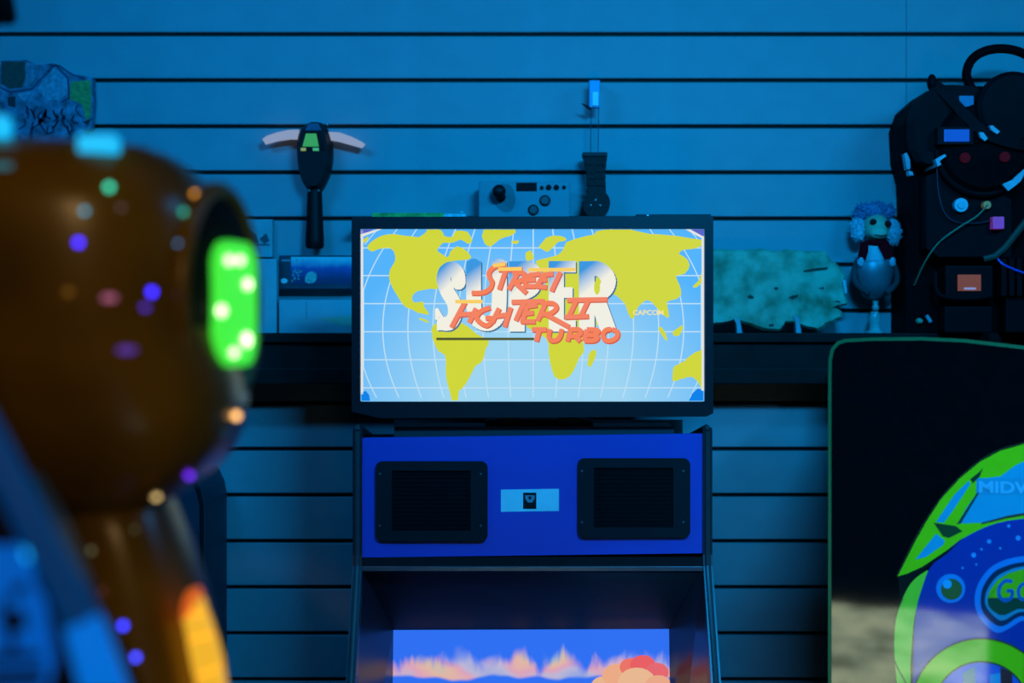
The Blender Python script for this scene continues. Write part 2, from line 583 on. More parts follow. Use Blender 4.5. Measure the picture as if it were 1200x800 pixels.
sup_lines = [
    spline([(226, 205), (222, 150), (190, 116), (152, 135), (143, 185), (165, 250), (200, 310), (205, 375), (180, 422), (145, 428)], 5),
    [(104, 405), (104, 350), (150, 425)], [(104, 430), (170, 430)],
    spline([(312, 75), (312, 300), (325, 395), (385, 428), (440, 395), (456, 300), (456, 75)], 6),
    [(556, 75), (556, 472)], spline([(556, 115), (630, 116), (662, 160), (645, 225), (600, 252), (556, 255)], 5),
    [(778, 75), (778, 472)], [(740, 106), (888, 106)], [(775, 252), (870, 252)], [(740, 438), (888, 438)],
    [(950, 75), (950, 472)], spline([(950, 118), (1020, 120), (1070, 170), (1062, 225), (1015, 262), (950, 270)], 5), [(1000, 265), (1075, 472)]]
sup_w = [80, 22, 70, 84, 88, 78, 86, 64, 60, 66, 88, 84, 88]
y = layer()
for l, ww in zip(sup_lines, sup_w):
    strokes(ft, [[(a + 1.5, b + 1.5) for a, b in cq(l)]], ww / 4.8, y, 0.0001).build('title_super_shadow', SHD, scr)
y = layer()
for l, ww, q in zip(sup_lines, sup_w, SUP_OF):
    strokes(ft, [cq(l)], ww / 4.8, y, 0.0001).build('title_super', SUPS[q], scr)
y = layer()
flat(ft, cq([(1008 + 17 * math.cos(t * PI / 10), 222 + 42 * math.sin(t * PI / 10)) for t in range(20)]), y, 'title_counter', LAND, scr, 0.0001)
flat(ft, [(511, 395.5), (626, 395.5), (626, 398.5), (511, 398.5)], y, 'title_line', screen_mat('screen_line', (82, 84, 30)), scr, 0.0001)
sf = [
    spline([(490, 92), (430, 105), (398, 138), (402, 170), (415, 195), (400, 232), (360, 252), (300, 254)], 4),
    [(450, 122), (585, 120)], [(490, 130), (455, 235)],
    [(560, 140), (508, 235)], spline([(530, 140), (588, 140), (600, 165), (565, 190), (535, 195)], 3), [(545, 195), (610, 255)],
    [(690, 145), (630, 152), (602, 190), (602, 215), (660, 215)], [(612, 180), (660, 178)],
    [(760, 145), (706, 152), (668, 215), (725, 222)], [(682, 180), (725, 178)],
    [(800, 135), (750, 245)],
    [(262, 305), (185, 448)], [(225, 375), (300, 372)], [(325, 340), (285, 420)],
    spline([(405, 335), (350, 358), (328, 400), (385, 438), (420, 400), (378, 395)], 3),
    [(455, 340), (415, 420)], [(520, 335), (485, 445)], [(435, 385), (510, 375)],
    [(525, 305), (710, 300)], [(592, 310), (548, 410)],
    [(670, 322), (612, 330), (585, 415), (660, 415)], [(602, 370), (650, 365)],
    [(712, 320), (672, 410)], spline([(690, 312), (758, 312), (778, 340), (745, 368), (695, 375)], 3), [(720, 375), (850, 445)],
    [(892, 292), (848, 385)], [(960, 290), (912, 390)], [(838, 294), (1065, 290)], [(825, 390), (960, 385)],
]
turbo = [
    [(640, 460), (722, 460)], [(682, 460), (664, 526)],
    spline([(742, 458), (735, 500), (752, 522), (782, 518), (800, 495), (808, 458)], 3),
    [(858, 458), (840, 526)], spline([(850, 460), (905, 460), (915, 480), (895, 495), (855, 497)], 3), [(885, 497), (912, 526)],
    [(950, 460), (935, 522)], spline([(950, 460), (1005, 462), (1010, 478), (985, 490), (950, 490)], 3), spline([(985, 490), (1010, 505), (990, 522), (935, 522)], 3),
    spline([(1085, 458), (1055, 465), (1040, 492), (1055, 520), (1090, 522), (1120, 500), (1118, 470)], 4, closed=True),
]
y = layer()
CORAL = screen_mat('screen_coral', (243, 130, 94))
CORAL_D = screen_mat('screen_coral_dark', (206, 92, 66))
for l in sf:
    strokes(ft, [[(a + .9, b + 1.0) for a, b in cq(l)]], 29 / 4.8, y, 0.0001).build('title_shadow', CORAL_D, scr)
for l in turbo:
    strokes(ft, [[(a + 1.0, b + 1.2) for a, b in cq(l)]], 29 / 4.8, y, 0.0001).build('title_shadow', CORAL_D, scr)
y = layer()
for l in sf:
    strokes(ft, [cq(l)], 26 / 4.8, y, 0.0001).build('title_lettering', CORAL, scr)
for l in turbo:
    strokes(ft, [cq(l)], 26 / 4.8, y, 0.0001).build('title_lettering', CORAL, scr)
y = layer()
YEL = screen_mat('screen_amber', (250, 206, 92))
for l in ([(420, 100), (490, 92)], [(450, 120), (583, 118)], [(620, 124), (885, 122)], [(208, 303), (362, 303)]):
    strokes(ft, [cq(l)], 20 / 4.8, y, 0.0001).build('title_highlight', YEL, scr)
text_mesh('publisher_lettering', 'CAPCOM', 36 * ft.k, 6 * ft.k, screen_mat('screen_pale', (246, 226, 150)), scr, (ft.x(742), layer(), ft.z(369)), bold=0.02)

# tv stand
MB().box(ft.x(580), ft.x(690), 0.03, 0.09, -0.004, 0.02).build('stand_neck', M_BLACK, tv)
st = MB().box(ft.x(568), ft.x(697), 0.045, 0.15, 1.4427 - TVB, 1.4527 - TVB, bev=0.002).build('stand_foot', M_MATTE, tv)
MB().box(ft.x(585), ft.x(610), 0.04, 0.08, 1.45 - TVB, -0.002).build('stand_column', M_BLACK, tv)
MB().box(ft.x(655), ft.x(680), 0.04, 0.08, 1.45 - TVB, -0.002).build('stand_column', M_BLACK, tv)
# thin bar on top of the television
sb = thing('sensor_bar', 'thin black bar lying on top right of the television', 'sensor bar', (ft.origin()[0] + ft.x(790), 2.60, TVB + ft.z(253.4)))
MB().box(-0.068, 0.068, 0.004, 0.032, 0, 0.0045, bev=0.001).build('bar_body', M_SATIN, sb)
MB().box(-0.050, -0.046, 0.003, 0.006, 0.001, 0.0035).build('indicator', M_STEEL, sb)

# ---------------------------------------------------------------- the centre arcade cabinet
fc = Frame(2.60, 624, 400)
CX = fc.origin()[0]
cab = thing('arcade_cabinet', 'black upright arcade cabinet with royal blue speaker panel under the television', 'arcade cabinet', (CX, 2.60, 0))


def cz(py, dy=0.0): return ZC - (py - 400) * (2.60 + dy) / F
def cx(px, dy=0.0): return (px - 600) * (2.60 + dy) / F - CX


XL0, XL1, XR0, XR1 = cx(413), cx(424), cx(824), cx(835)
prof = [(0.0, cz(505)), (0.006, cz(501.5)), (0.02, cz(501)), (0.30, 1.405), (0.38, 1.40), (0.38, 0.0), (-0.06, 0.0), (-0.06, 0.50), (-0.30, 0.56), (-0.31, 0.63), (-0.22, 0.68), (-0.11, 1.00), (-0.004, 1.19), (0.0, 1.21)]
M_CABSIDE = mat('cabinet_side_laminate', (0.012, 0.013, 0.02), 0.35, var=0.2)
M_TMOLD = mat('black_edge_trim', (0.06, 0.05, 0.05), 0.25, var=0.1)
for x0, x1 in ((XL0, XL1), (XR0, XR1)):
    sp = MB().prism([(a + 0.0025, b) for a, b in prof], x0, x1, axis='x').build('side_panel', M_CABSIDE, cab)
    path = [((x0 + x1) / 2, a + 0.001, b) for a, b in (prof[7:] + prof[:4])]
    tm = MB()
    for p, q in zip(path, path[1:]):
        tm.tube([p, q], 0.0052, 8)
    tm.build('edge_trim', M_TMOLD, sp, smooth=True)
M_ROYAL = mat('royal_blue_laminate', (0.004, 0.05, 0.40), 0.45, var=0.04, scale=12)
spk = MB()
dy = 0.008
spk_poly = [(cx(427, dy), cz(513, dy)), (XR0, cz(508, dy)), (XR0, cz(648, dy)), (cx(427, dy), cz(653, dy))]
spk_poly[0] = (XL1, spk_poly[0][1]); spk_poly[3] = (XL1, spk_poly[3][1])
panel = MB().prism(spk_poly, 0.008, 0.022).build('speaker_panel', M_ROYAL, cab)
M_GRF = mat('grille_frame', (0.009, 0.009, 0.011), 0.6, var=0.1, spec=0.15)
M_GRM = mat('grille_mesh', (0.004, 0.004, 0.0045), 0.8, var=0.3, scale=400, bump=0.3, spec=0.08)
for (x0, x1, y0, y1) in ((440, 571.5, 540.5, 634), (677, 809, 537, 630)):
    dd = 0.0
    o_ = rrect(cx(x0), cx(x1), cz(y1), cz(y0), 0.012)
    i_ = rrect(cx(x0 + 19), cx(x1 - 20), cz(y1 - 12), cz(y0 + 11), 0.002)
    g = MB().ring(o_, i_, 0.0005, 0.008).build('speaker_grille', M_GRF, cab)
    MB().prism(i_, 0.004, 0.0078).build('grille_mesh', M_GRM, g)
    nrib = 14
    for k in range(nrib):
        zz = cz(y1 - 15) + (cz(y0 + 14) - cz(y1 - 15)) * k / (nrib - 1)
        MB().box(cx(x0 + 20), cx(x1 - 21), 0.0028, 0.004, zz - 0.0012, zz + 0.0012).build('rib', M_GRM, g)
    for sx in (x0 + 5, x1 - 8):
        for sy in (y0 + 15, y1 - 18):
            MB().ell((cx(sx), 0.0005, cz(sy)), (0.0024, 0.001, 0.0024), 10, 6).build('screw', mat('dull_screw', (0.10, 0.10, 0.11), 0.5, metal=0.6), g, smooth=True)
# sticker with emblem
fk = Frame(2.608, 600, 400)
kpar = panel
def kp(pts): return [((px - 600) * 2.608 / F - CX, ZC - (py - 400) * 2.608 / F) for px, py in pts]
stk = MB().prism(kp([(587, 573.5), (655, 572.5), (655, 598.5), (587, 599.5)]), 0.0074, 0.008).build('sticker', mat('sticker_white', (0.72, 0.72, 0.74), 0.6, var=0.05), panel)
MB().prism(kp([(613, 577), (628.5, 577), (628.5, 596), (613, 596)]), 0.0071, 0.0074).build('sticker_mark', M_MATTE, stk)
MB().prism(kp([(615.5, 580), (626.5, 580), (626.5, 584), (623.5, 588.5), (618.5, 588.5), (615.5, 584)]), 0.0068, 0.0071).build('sticker_emblem', mat('sticker_grey', (0.22, 0.24, 0.28), 0.6), stk)
MB().prism(kp([(619, 581.5), (623, 581.5), (622, 585), (620, 585)]), 0.0065, 0.0068).build('sticker_emblem_dot', M_MATTE, stk)
# top board, rear, retainer strip
MB().box(XL1, XR0, 0.022, 0.16, 1.405, 1.4205).build('top_board', M_MATTE, cab)
MB().box(cx(462, 0.25), cx(800, 0.25), 0.25, 0.265, 1.405, 1.4425).build('rear_ledge', mat('dark_teal_board', (0.02, 0.03, 0.035), 0.6), cab)
MB().box(cx(462, 0.04), cx(790, 0.04), 0.04, 0.16, 1.4205, 1.4425).build('top_riser', mat('dark_teal_board', (0.02, 0.03, 0.035), 0.6), cab)
MB().box(XL1, XR0, 0.16, 0.265, 1.395, 1.405).build('rear_top_board', M_MATTE, cab)
MB().box(XL1, XR0, 0.022, 0.36, 1.19, 1.2).build('inner_board', M_MATTE, cab)
MB().box(XL1, XR0, 0.35, 0.36, 0.02, 1.40).build('back_board', M_MATTE, cab)
MB().box(XL1, XR0, 0.004, 0.03, cz(663), cz(653.5)).build('header_strip', M_MATTE, cab)
M_RET = mat('glass_retainer', (0.10, 0.11, 0.13), 0.3, metal=0.6, var=0.1)
MB().box(XL1, XR0, -0.002, 0.012, cz(669), cz(663.3), bev=0.001).build('glass_retainer', M_RET, cab)


def glass_mat():
    m = bpy.data.materials.new('smoked_glass')
    m.use_nodes = True
    nt = m.node_tree
    nt.nodes.remove(nt.nodes['Principled BSDF'])
    tr = nt.nodes.new('ShaderNodeBsdfTransparent')
    tr.inputs[0].default_value = (0.93, 0.94, 0.96, 1)
    gl = nt.nodes.new('ShaderNodeBsdfGlossy')
    gl.inputs['Roughness'].default_value = 0.06
    lw = nt.nodes.new('ShaderNodeFresnel')
    lw.inputs['IOR'].default_value = 1.5
    mx = nt.nodes.new('ShaderNodeMixShader')
    nt.links.new(lw.outputs[0], mx.inputs[0])
    nt.links.new(tr.outputs[0], mx.inputs[1])
    nt.links.new(gl.outputs[0], mx.inputs[2])
    nt.links.new(mx.outputs[0], nt.nodes['Material Output'].inputs[0])
    return m


# bezel funnel and crt
zt0 = cz(669)
CRD = 0.115
def at_cr(px, py): return ((px - 600) * (2.60 + CRD) / F - CX, ZC - (py - 400) * (2.60 + CRD) / F)
sx0, szt = at_cr(461, 738)
sx1, _ = at_cr(784, 736)
szb = szt - (sx1 - sx0) * 0.74
outer = [(XL1, 0.012, zt0), (XR0, 0.012, zt0), (XR0, -0.17, 0.70), (XL1, -0.17, 0.70)]
mid0 = [(at_cr(452, 0)[0], CRD - 0.02, at_cr(0, 722)[1]), (at_cr(793, 0)[0], CRD - 0.02, at_cr(0, 720)[1])]
inner = [(sx0, CRD, szt), (sx1, CRD, szt + 0.002), (sx1, CRD - 0.05, szb), (sx0, CRD - 0.05, szb)]
bz = MB()
bz.add(outer + inner, [(0, 1, 5, 4), (1, 2, 6, 5), (2, 3, 7, 6), (3, 0, 4, 7)])
bz.build('monitor_bezel', mat('bezel_black', (0.012, 0.014, 0.02), 0.28, var=0.1), cab)
g = MB().add([(XL1, 0.004, zt0), (XR0, 0.004, zt0), (XR0, -0.185, 0.70), (XL1, -0.185, 0.70)], [(0, 1, 2, 3)]).build('monitor_glass', glass_mat(), cab)


def crt_mat():
    """blue sky with a band of flame-like warm clouds"""
    m = bpy.data.materials.new('crt_picture')
    m.use_nodes = True
    nt = m.node_tree
    N, L = nt.nodes, nt.links
    b = N['Principled BSDF']
    b.inputs['Base Color'].default_value = (0.01, 0.01, 0.012, 1)
    b.inputs['Roughness'].default_value = 0.15
    tc = N.new('ShaderNodeTexCoord')
    sp = N.new('ShaderNodeSeparateXYZ')
    L.new(tc.outputs['Object'], sp.inputs[0])
    # distance below the top of the screen in photo pixels
    zz = N.new('ShaderNodeMath'); zz.operation = 'MULTIPLY_ADD'
    kpx = (2.60 + CRD) / F
    zz.inputs[1].default_value = -1 / kpx
    zz.inputs[2].default_value = szt / kpx
    L.new(sp.outputs['Z'], zz.inputs[0])
    mp = N.new('ShaderNodeMapping')
    mp.inputs['Scale'].default_value = (26, 0.0, 9)
    L.new(tc.outputs['Object'], mp.inputs['Vector'])
    nz = N.new('ShaderNodeTexNoise')
    nz.inputs['Scale'].default_value = 1.0
    nz.inputs['Detail'].default_value = 2.5
    nz.inputs['Distortion'].default_value = 0.5
    L.new(mp.outputs['Vector'], nz.inputs['Vector'])
    # flame top height: 22..48 px below top
    top = N.new('ShaderNodeMath'); top.operation = 'MULTIPLY_ADD'
    top.inputs[1].default_value = 62
    top.inputs[2].default_value = 3
    L.new(nz.outputs['Fac'], top.inputs[0])
    d1 = N.new('ShaderNodeMath'); d1.operation = 'SUBTRACT'
    L.new(zz.outputs[0], d1.inputs[0]); L.new(top.outputs[0], d1.inputs[1])
    m1 = N.new('ShaderNodeMapRange'); m1.interpolation_type = 'SMOOTHSTEP'
    m1.inputs['From Min'].default_value = -9; m1.inputs['From Max'].default_value = 9
    L.new(d1.outputs[0], m1.inputs['Value'])
    # lower edge
    mp2 = N.new('ShaderNodeMapping'); mp2.inputs['Scale'].default_value = (11, 0, 0); mp2.inputs['Location'].default_value = (3.1, 0, 0)
    L.new(tc.outputs['Object'], mp2.inputs['Vector'])
    nz2 = N.new('ShaderNodeTexNoise'); nz2.inputs['Scale'].default_value = 1.0; nz2.inputs['Detail'].default_value = 1.5
    L.new(mp2.outputs['Vector'], nz2.inputs['Vector'])
    bot = N.new('ShaderNodeMath'); bot.operation = 'MULTIPLY_ADD'
    bot.inputs[1].default_value = 24; bot.inputs[2].default_value = 42
    L.new(nz2.outputs['Fac'], bot.inputs[0])
    d2 = N.new('ShaderNodeMath'); d2.operation = 'SUBTRACT'
    L.new(bot.outputs[0], d2.inputs[0]); L.new(zz.outputs[0], d2.inputs[1])
    m2 = N.new('ShaderNodeMapRange'); m2.interpolation_type = 'SMOOTHSTEP'
    m2.inputs['From Min'].default_value = -2; m2.inputs['From Max'].default_value = 3
    L.new(d2.outputs[0], m2.inputs['Value'])
    mk = N.new('ShaderNodeMath'); mk.operation = 'MULTIPLY'
    L.new(m1.outputs[0], mk.inputs[0]); L.new(m2.outputs[0], mk.inputs[1])
    # cloud colours
    mp3 = N.new('ShaderNodeMapping'); mp3.inputs['Scale'].default_value = (9, 0, 14); mp3.inputs['Location'].default_value = (1.37, 0, 0.2)
    L.new(tc.outputs['Object'], mp3.inputs['Vector'])
    nz3 = N.new('ShaderNodeTexNoise'); nz3.inputs['Scale'].default_value = 1.0; nz3.inputs['Detail'].default_value = 1
    L.new(mp3.outputs['Vector'], nz3.inputs['Vector'])
    cr = N.new('ShaderNodeValToRGB')
    els = cr.color_ramp.elements
    els[0].position = 0.30; els[0].color = srgb(150, 172, 232) + (1,)
    els[1].position = 0.72; els[1].color = srgb(172, 212, 190) + (1,)
    for pos, c in ((0.42, (196, 190, 220)), (0.5, (232, 170, 190)), (0.58, (236, 190, 170))):
        e = els.new(pos); e.color = srgb(*c) + (1,)
    L.new(nz3.outputs['Fac'], cr.inputs['Fac'])
    mx = N.new('ShaderNodeMix'); mx.data_type = 'RGBA'
    mx.inputs['A'].default_value = srgb(50, 116, 250) + (1,)
    L.new(mk.outputs[0], mx.inputs['Factor']); L.new(cr.outputs['Color'], mx.inputs['B'])
    L.new(mx.outputs['Result'], b.inputs['Emission Color'])
    b.inputs['Emission Strength'].default_value = 1.0
    return m


crt = MB().add([(sx0, CRD, szt), (sx1, CRD, szt + 0.002), (sx1, CRD - 0.05, szb), (sx0, CRD - 0.05, szb), (sx0, CRD + 0.05, szt), (sx1, CRD + 0.05, szt), (sx1, CRD + 0.05, szb), (sx0, CRD + 0.05, szb)],
               [(0, 1, 2, 3), (4, 5, 6, 7), (0, 1, 5, 4), (1, 2, 6, 5), (2, 3, 7, 6), (3, 0, 4, 7)]).build('monitor_screen', crt_mat(), cab)
# plain sunset clouds low on the picture at the right
for i_, (a, b, r_, c) in enumerate(((706, 800, 14, (244, 190, 146)), (722, 788, 17, (246, 178, 136)), (738, 778, 13, (246, 120, 104)), (752, 776, 15, (244, 98, 100)), (768, 784, 14, (240, 108, 112)), (745, 796, 22, (244, 192, 148)), (770, 800, 16, (244, 176, 138)))):
    q = CRD - 0.0235 - 0.0003 * i_
    cl_ = [(min(a + r_ * math.cos(t * PI / 10), 783.5), b + r_ * 0.8 * math.sin(t * PI / 10)) for t in range(20)]
    MB().prism([at_cr(*z_) for z_ in cl_], q, q + 0.0002).build('picture_cloud', screen_mat('crt_cloud_%d_%d' % c[1:], c), crt)
# control panel and lower body
cp = MB().prism([(-0.305, 0.60), (-0.305, 0.635), (-0.17, 0.70), (-0.12, 0.70), (-0.12, 0.60)], XL1, XR0, axis='x').build('control_panel', M_SATIN, cab)
btn_cols = [(0.6, 0.02, 0.02), (0.7, 0.5, 0.02), (0.02, 0.1, 0.6)]
for side, bx0 in ((0, -0.2), (1, 0.1)):
    jx = bx0 - 0.05
    js = MB().tube([(jx, -0.25, 0.655), (jx, -0.25, 0.715)], 0.005, 8).build('joystick', M_STEEL, cp, smooth=True)
    MB().ell((jx, -0.25, 0.725), 0.017, 16, 10).build('ball_top', mat('red_plastic', (0.5, 0.02, 0.02), 0.3), js, smooth=True)
    for r_ in range(2):
        for c_ in range(3):
            MB().lathe([(0.013, 0), (0.013, 0.012), (0.010, 0.014)], (bx0 + 0.02 + c_ * 0.036, -0.262 + r_ * 0.04, 0.652 + r_ * 0.018), 14).build('button', mat('button_%d' % c_, btn_cols[c_], 0.35), cp, smooth=True)
lf = MB().box(XL1, XR0, -0.045, -0.03, 0.05, 0.56).build('front_board', M_CABSIDE, cab)
cd = MB().box(-0.12, 0.16, -0.053, -0.045, 0.12, 0.48, bev=0.003).build('coin_door', M_BLACK, lf)
MB().box(XL1, XR0, -0.045, 0.35, 0.0, 0.03).build('bottom_board', M_MATTE, cab)

# ---------------------------------------------------------------- items on the slat wall
# handheld detector with curved wings
f1 = Frame(3.10, 369, 292)
dt = thing('handheld_detector', 'black handheld gadget with green window and pale curved wings on the slat wall', 'gadget', f1.origin())
M_PKB = mat('gadget_black', (0.005, 0.0045, 0.005), 0.5, var=0.2, spec=0.15)
body = spline([(352, 152), (362, 144), (369, 143), (378, 145), (385, 155), (389, 175), (387, 198), (380, 216), (373, 224), (363, 224), (354, 212), (349, 192), (348, 170)], 5, True)
inset = [(369 + (a - 369) * 0.82, 184 + (b - 184) * 0.86) for a, b in body]
bd = MB()
n = len(body)
bd.add([(f1.x(a), 0.0, f1.z(b)) for a, b in body] + [(f1.x(a), -0.028, f1.z(b)) for a, b in inset] + [(f1.x(a), 0.03, f1.z(b)) for a, b in body],
       [(i, (i + 1) % n, n + (i + 1) % n, n + i) for i in range(n)] + [tuple(range(n, 2 * n))] + [(i, 2 * n + i, 2 * n + (i + 1) % n, (i + 1) % n) for i in range(n)] + [tuple(range(3 * n - 1, 2 * n - 1, -1))])
bo = bd.build('gadget_body', M_PKB, dt)
MB().prism(f1.poly([(355, 178), (359, 157), (377, 157), (382, 178)]), -0.031, -0.027).build('display_frame', M_MATTE, bo)
MB().prism(f1.poly([(357, 174), (361, 159), (373, 159), (376, 174)]), -0.033, -0.031).build('display', mat('gadget_display', (0.02, 0.08, 0.01), 0.3, emit=srgb(52, 146, 70), es=1.0, var=0.1), bo)
MB().box(f1.x(355), f1.x(361), -0.033, -0.030, f1.z(179), f1.z(175.5)).build('indicator', mat('indicator_amber', (0.3, 0.3, 0.05), 0.4, emit=srgb(120, 120, 40), es=1), bo)
MB().box(f1.x(369), f1.x(376), -0.033, -0.030, f1.z(179), f1.z(175.5)).build('indicator', mat('indicator_green', (0.1, 0.3, 0.1), 0.4, emit=srgb(60, 140, 80), es=1), bo)
MB().prism(f1.poly([(360, 155), (364, 147), (375, 147), (379, 155)]), -0.030, -0.026).build('top_plate', mat('navy_plastic', (0.04, 0.06, 0.12), 0.35), bo)
for q in ((363, 224), (374, 224), (384, 147)):
    MB().ell(f1.p3(q[0], q[1], -0.012), 0.0032, 10, 6).build('rivet', M_STEEL, bo, smooth=True)
MB().lathe([(0.0175, 0), (0.0205, 0.006), (0.0205, 0.02), (0.0185, 0.06), (0.016, 0.128)], (f1.x(368.5), 0.004, f1.z(291)), 20).build('handle', M_PKB, dt, smooth=True)
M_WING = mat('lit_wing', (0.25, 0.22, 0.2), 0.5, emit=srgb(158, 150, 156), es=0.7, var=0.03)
lw_ = [(350, 151.5), (338, 152), (324, 155), (312, 159), (307, 163), (311, 169), (325, 165), (340, 163), (352, 163)]
rw_ = [(384, 154), (398, 155), (412, 160), (424, 166), (428, 169), (424, 173), (412, 170), (398, 166), (386, 164)]
for wg in (lw_, rw_):
    MB().prism(f1.poly(wg), 0.002, 0.008).build('wing', M_WING, dt)
MB().box(f1.x(366), f1.x(371), 0.03, YW - 3.10 + 0.01, f1.z(152), f1.z(146.5)).build('wall_hook', M_STEEL, dt)

# grey joystick controller and items standing on a small ledge behind the television
LZ = ZC - (258 - 400) * 3.06 / F
ledge = thing('slatwall_ledge', 'narrow black ledge hooked on the slat wall behind the television', 'shelf', ((575 - 600) * KW, 3.04, LZ))
MB().box(-0.29, 0.27, 0, YW - 3.04, -0.008, 0, bev=0.001).build('ledge_board', M_BLACK, ledge)
MB().box(-0.29, 0.27, YW - 3.04 - 0.006, YW - 3.04, -0.045, -0.008).build('ledge_back', M_BLACK, ledge)
f2 = Frame(3.06, 614.5, 258)
ct = thing('game_controller', 'grey arcade joystick controller propped upright behind the television', 'controller', f2.origin())
M_CTL = mat('controller_grey', (0.24, 0.25, 0.27), 0.5, var=0.04)
cb = MB().box(f2.x(561), f2.x(668), 0.0, 0.05, f2.z(258), f2.z(212.5), bev=0.003).build('controller_body', M_CTL, ct)
M_CTD = mat('controller_dark_grey', (0.12, 0.125, 0.14), 0.5, var=0.05)
MB().prism(f2.poly(spline([(573, 229), (582, 217), (598, 217), (604, 232), (600, 246), (588, 247)], 4, True)), -0.001, 0.001).build('stick_plate', M_CTD, cb)
jk = MB().lathe([(0.011, 0), (0.009, 0.012), (0.006, 0.03)], (0, 0, 0), 16).build('stick', M_MATTE, cb, smooth=True, mx=Matrix.Translation(f2.p3(587, 231, 0)) @ Matrix.Rotation(PI / 2, 4, 'X'))
MB().ell(f2.p3(585, 226, -0.034), 0.0145, 16, 10).build('stick_ball', M_BLACK, jk, smooth=True)
MB().box(f2.x(605), f2.x(629), -0.0015, 0.001, f2.z(224), f2.z(214)).build('label_plate', M_MATTE, cb)
for bx, by, r_ in ((635, 220, 2.2), (643, 219.5, 3.2), (652, 219.5, 3.2), (661, 219.5, 2.2)):
    MB().disc_y(f2.x(bx), f2.z(by), r_ * f2.k, -0.004, 0.001, 14).build('small_button', M_MATTE, cb)
M_RB = mat('dark_red_button', (0.09, 0.02, 0.025), 0.35)
for bx, by in ((638.5, 235), (625, 246)):
    q = MB().disc_y(f2.x(bx), f2.z(by), 6.4 * f2.k, -0.003, 0.001, 20).build('button_ring', M_MATTE, cb)
    MB().disc_y(f2.x(bx), f2.z(by), 4.6 * f2.k, -0.007, -0.003, 20).build('button', M_RB, q)
f3 = Frame(3.06, 490, 258)
bk = thing('rolled_booklet', 'yellowish green booklet lying flat behind the television', 'booklet', f3.origin())
MB().box(f3.x(436), f3.x(520), -0.005, 0.07, 0, f3.z(249.5), bev=0.001).build('cover', mat('booklet_yellow', (0.42, 0.40, 0.06), 0.6, var=0.5, scale=60), bk)
cl = MB().box(f3.x(520), f3.x(546), -0.003, 0.06, 0, f3.z(250.5), bev=0.001).build('page_edge', mat('booklet_white', (0.55, 0.6, 0.62), 0.5, var=0.3, scale=120), bk)
MB().ell(f3.p3(541, 249, 0.0), (0.006, 0.006, 0.003), 10, 6).build('clip', M_WHITE, cl, smooth=True)

# hanging dark handset
f4 = Frame(3.08, 698, 255)
hg = thing('hanging_handset', 'dark brown textured handset hanging by two wires from a blue clip', 'handset', f4.origin())
M_HND = mat('handset_rubber', (0.022, 0.012, 0.010), 0.8, var=0.6, scale=160, bump=0.8)
hb = MB().prism(f4.poly([(683, 180), (711, 180), (711, 187), (709, 205), (710, 228), (688, 228), (688, 205), (684, 187)]), -0.008, 0.02).build('handset_body', M_HND, hg)
MB().box(f4.x(682.5), f4.x(711.5), -0.011, 0.022, f4.z(184), f4.z(179), bev=0.0015).build('top_rim', M_BLACK, hb)
for k in range(5):
    zz = f4.z(192 + k * 8)
    MB().box(f4.x(686.5), f4.x(709.5), -0.0105, -0.008, zz - 0.004, zz + 0.004, bev=0.001).build('grip_band', M_HND, hb)
fo = MB().prism(f4.poly(spline([(684, 233), (690, 226), (708, 226), (714, 234), (714, 243), (710, 252), (704, 255), (692, 255), (686, 250), (683, 242)], 4, True)), -0.012, 0.024).build('handset_foot', M_HND, hg)
for q in ((692, 241), (703, 241), (697.5, 235)):
    MB().ell(f4.p3(q[0], q[1], -0.012), (0.0032, 0.002, 0.0025), 10, 6).build('stud', M_STEEL, fo, smooth=True)
for px in (692, 701):
    MB().tube([f4.p3(px, 180, 0.006), f4.p3(px + 0.8, 126, 0.006)], 0.0011, 6).build('wire', mat('dark_wire', (0.04, 0.05, 0.09), 0.4), hg)
cp_ = MB().box(f4.x(690.5), f4.x(703), -0.002, 0.014, f4.z(126), f4.z(94), bev=0.001).build('clip', mat('blue_clip', (0.05, 0.16, 0.42), 0.35), hg)
MB().box(f4.x(694), f4.x(701), -0.005, -0.002, f4.z(124), f4.z(108), bev=0.0008).build('clip_face', M_WHITE, cp_)
MB().prism(f4.poly([(681, 121), (688, 123), (693, 127), (692, 129), (686, 125)]), 0.0, 0.004).build('clip_lever', M_MATTE, cp_)
MB().box(f4.x(694), f4.x(700), 0.014, YW - 3.08 + 0.01, f4.z(97), f4.z(92.5)).build('wall_hook', M_STEEL, hg)

# cut-out picture at the upper left
f5 = Frame(3.115, 55, 160)
pc = thing('cutout_picture', 'blue and green cut-out picture board high on the slat wall', 'picture', f5.origin())
outl = [(-70, 70), (-20, 66), (3, 71), (30, 70), (46, 76), (62, 74), (68, 76), (85, 86), (108, 91), (109, 118), (107, 150), (98, 158), (108, 168), (100, 190), (-70, 190)]
pb = MB().prism(f5.poly(outl), 0, YW - 3.115).build('board', mat('picture_blue', (0.12, 0.17, 0.24), 0.7, var=0.7, scale=45), pc)
patches = [
    ([(2, 72), (29, 72), (30, 90), (26, 102), (12, 104), (2, 98)], (0.03, 0.05, 0.035), 'patch_dark'),
    ([(31, 73), (45, 78), (42, 92), (32, 103), (28, 100), (31, 88)], (0.14, 0.20, 0.26), 'patch_mid'),
    ([(64, 79), (78, 92), (81, 108), (70, 117), (55, 118), (44, 104)], (0.20, 0.29, 0.36), 'patch_pale'),
    ([(83, 96), (106, 94), (107, 112), (106, 138), (101, 140), (96, 122), (82, 116)], (0.24, 0.30, 0.07), 'patch_green'),
    ([(20, 110), (37, 107), (29, 120)], (0.2, 0.29, 0.36), 'patch_pale'),
    ([(9, 114), (18, 113), (18, 126), (10, 124)], (0.02, 0.02, 0.025), 'patch_black'),
    ([(97, 143), (107, 139), (103, 147)], (0.02, 0.03, 0.05), 'patch_black'),
]
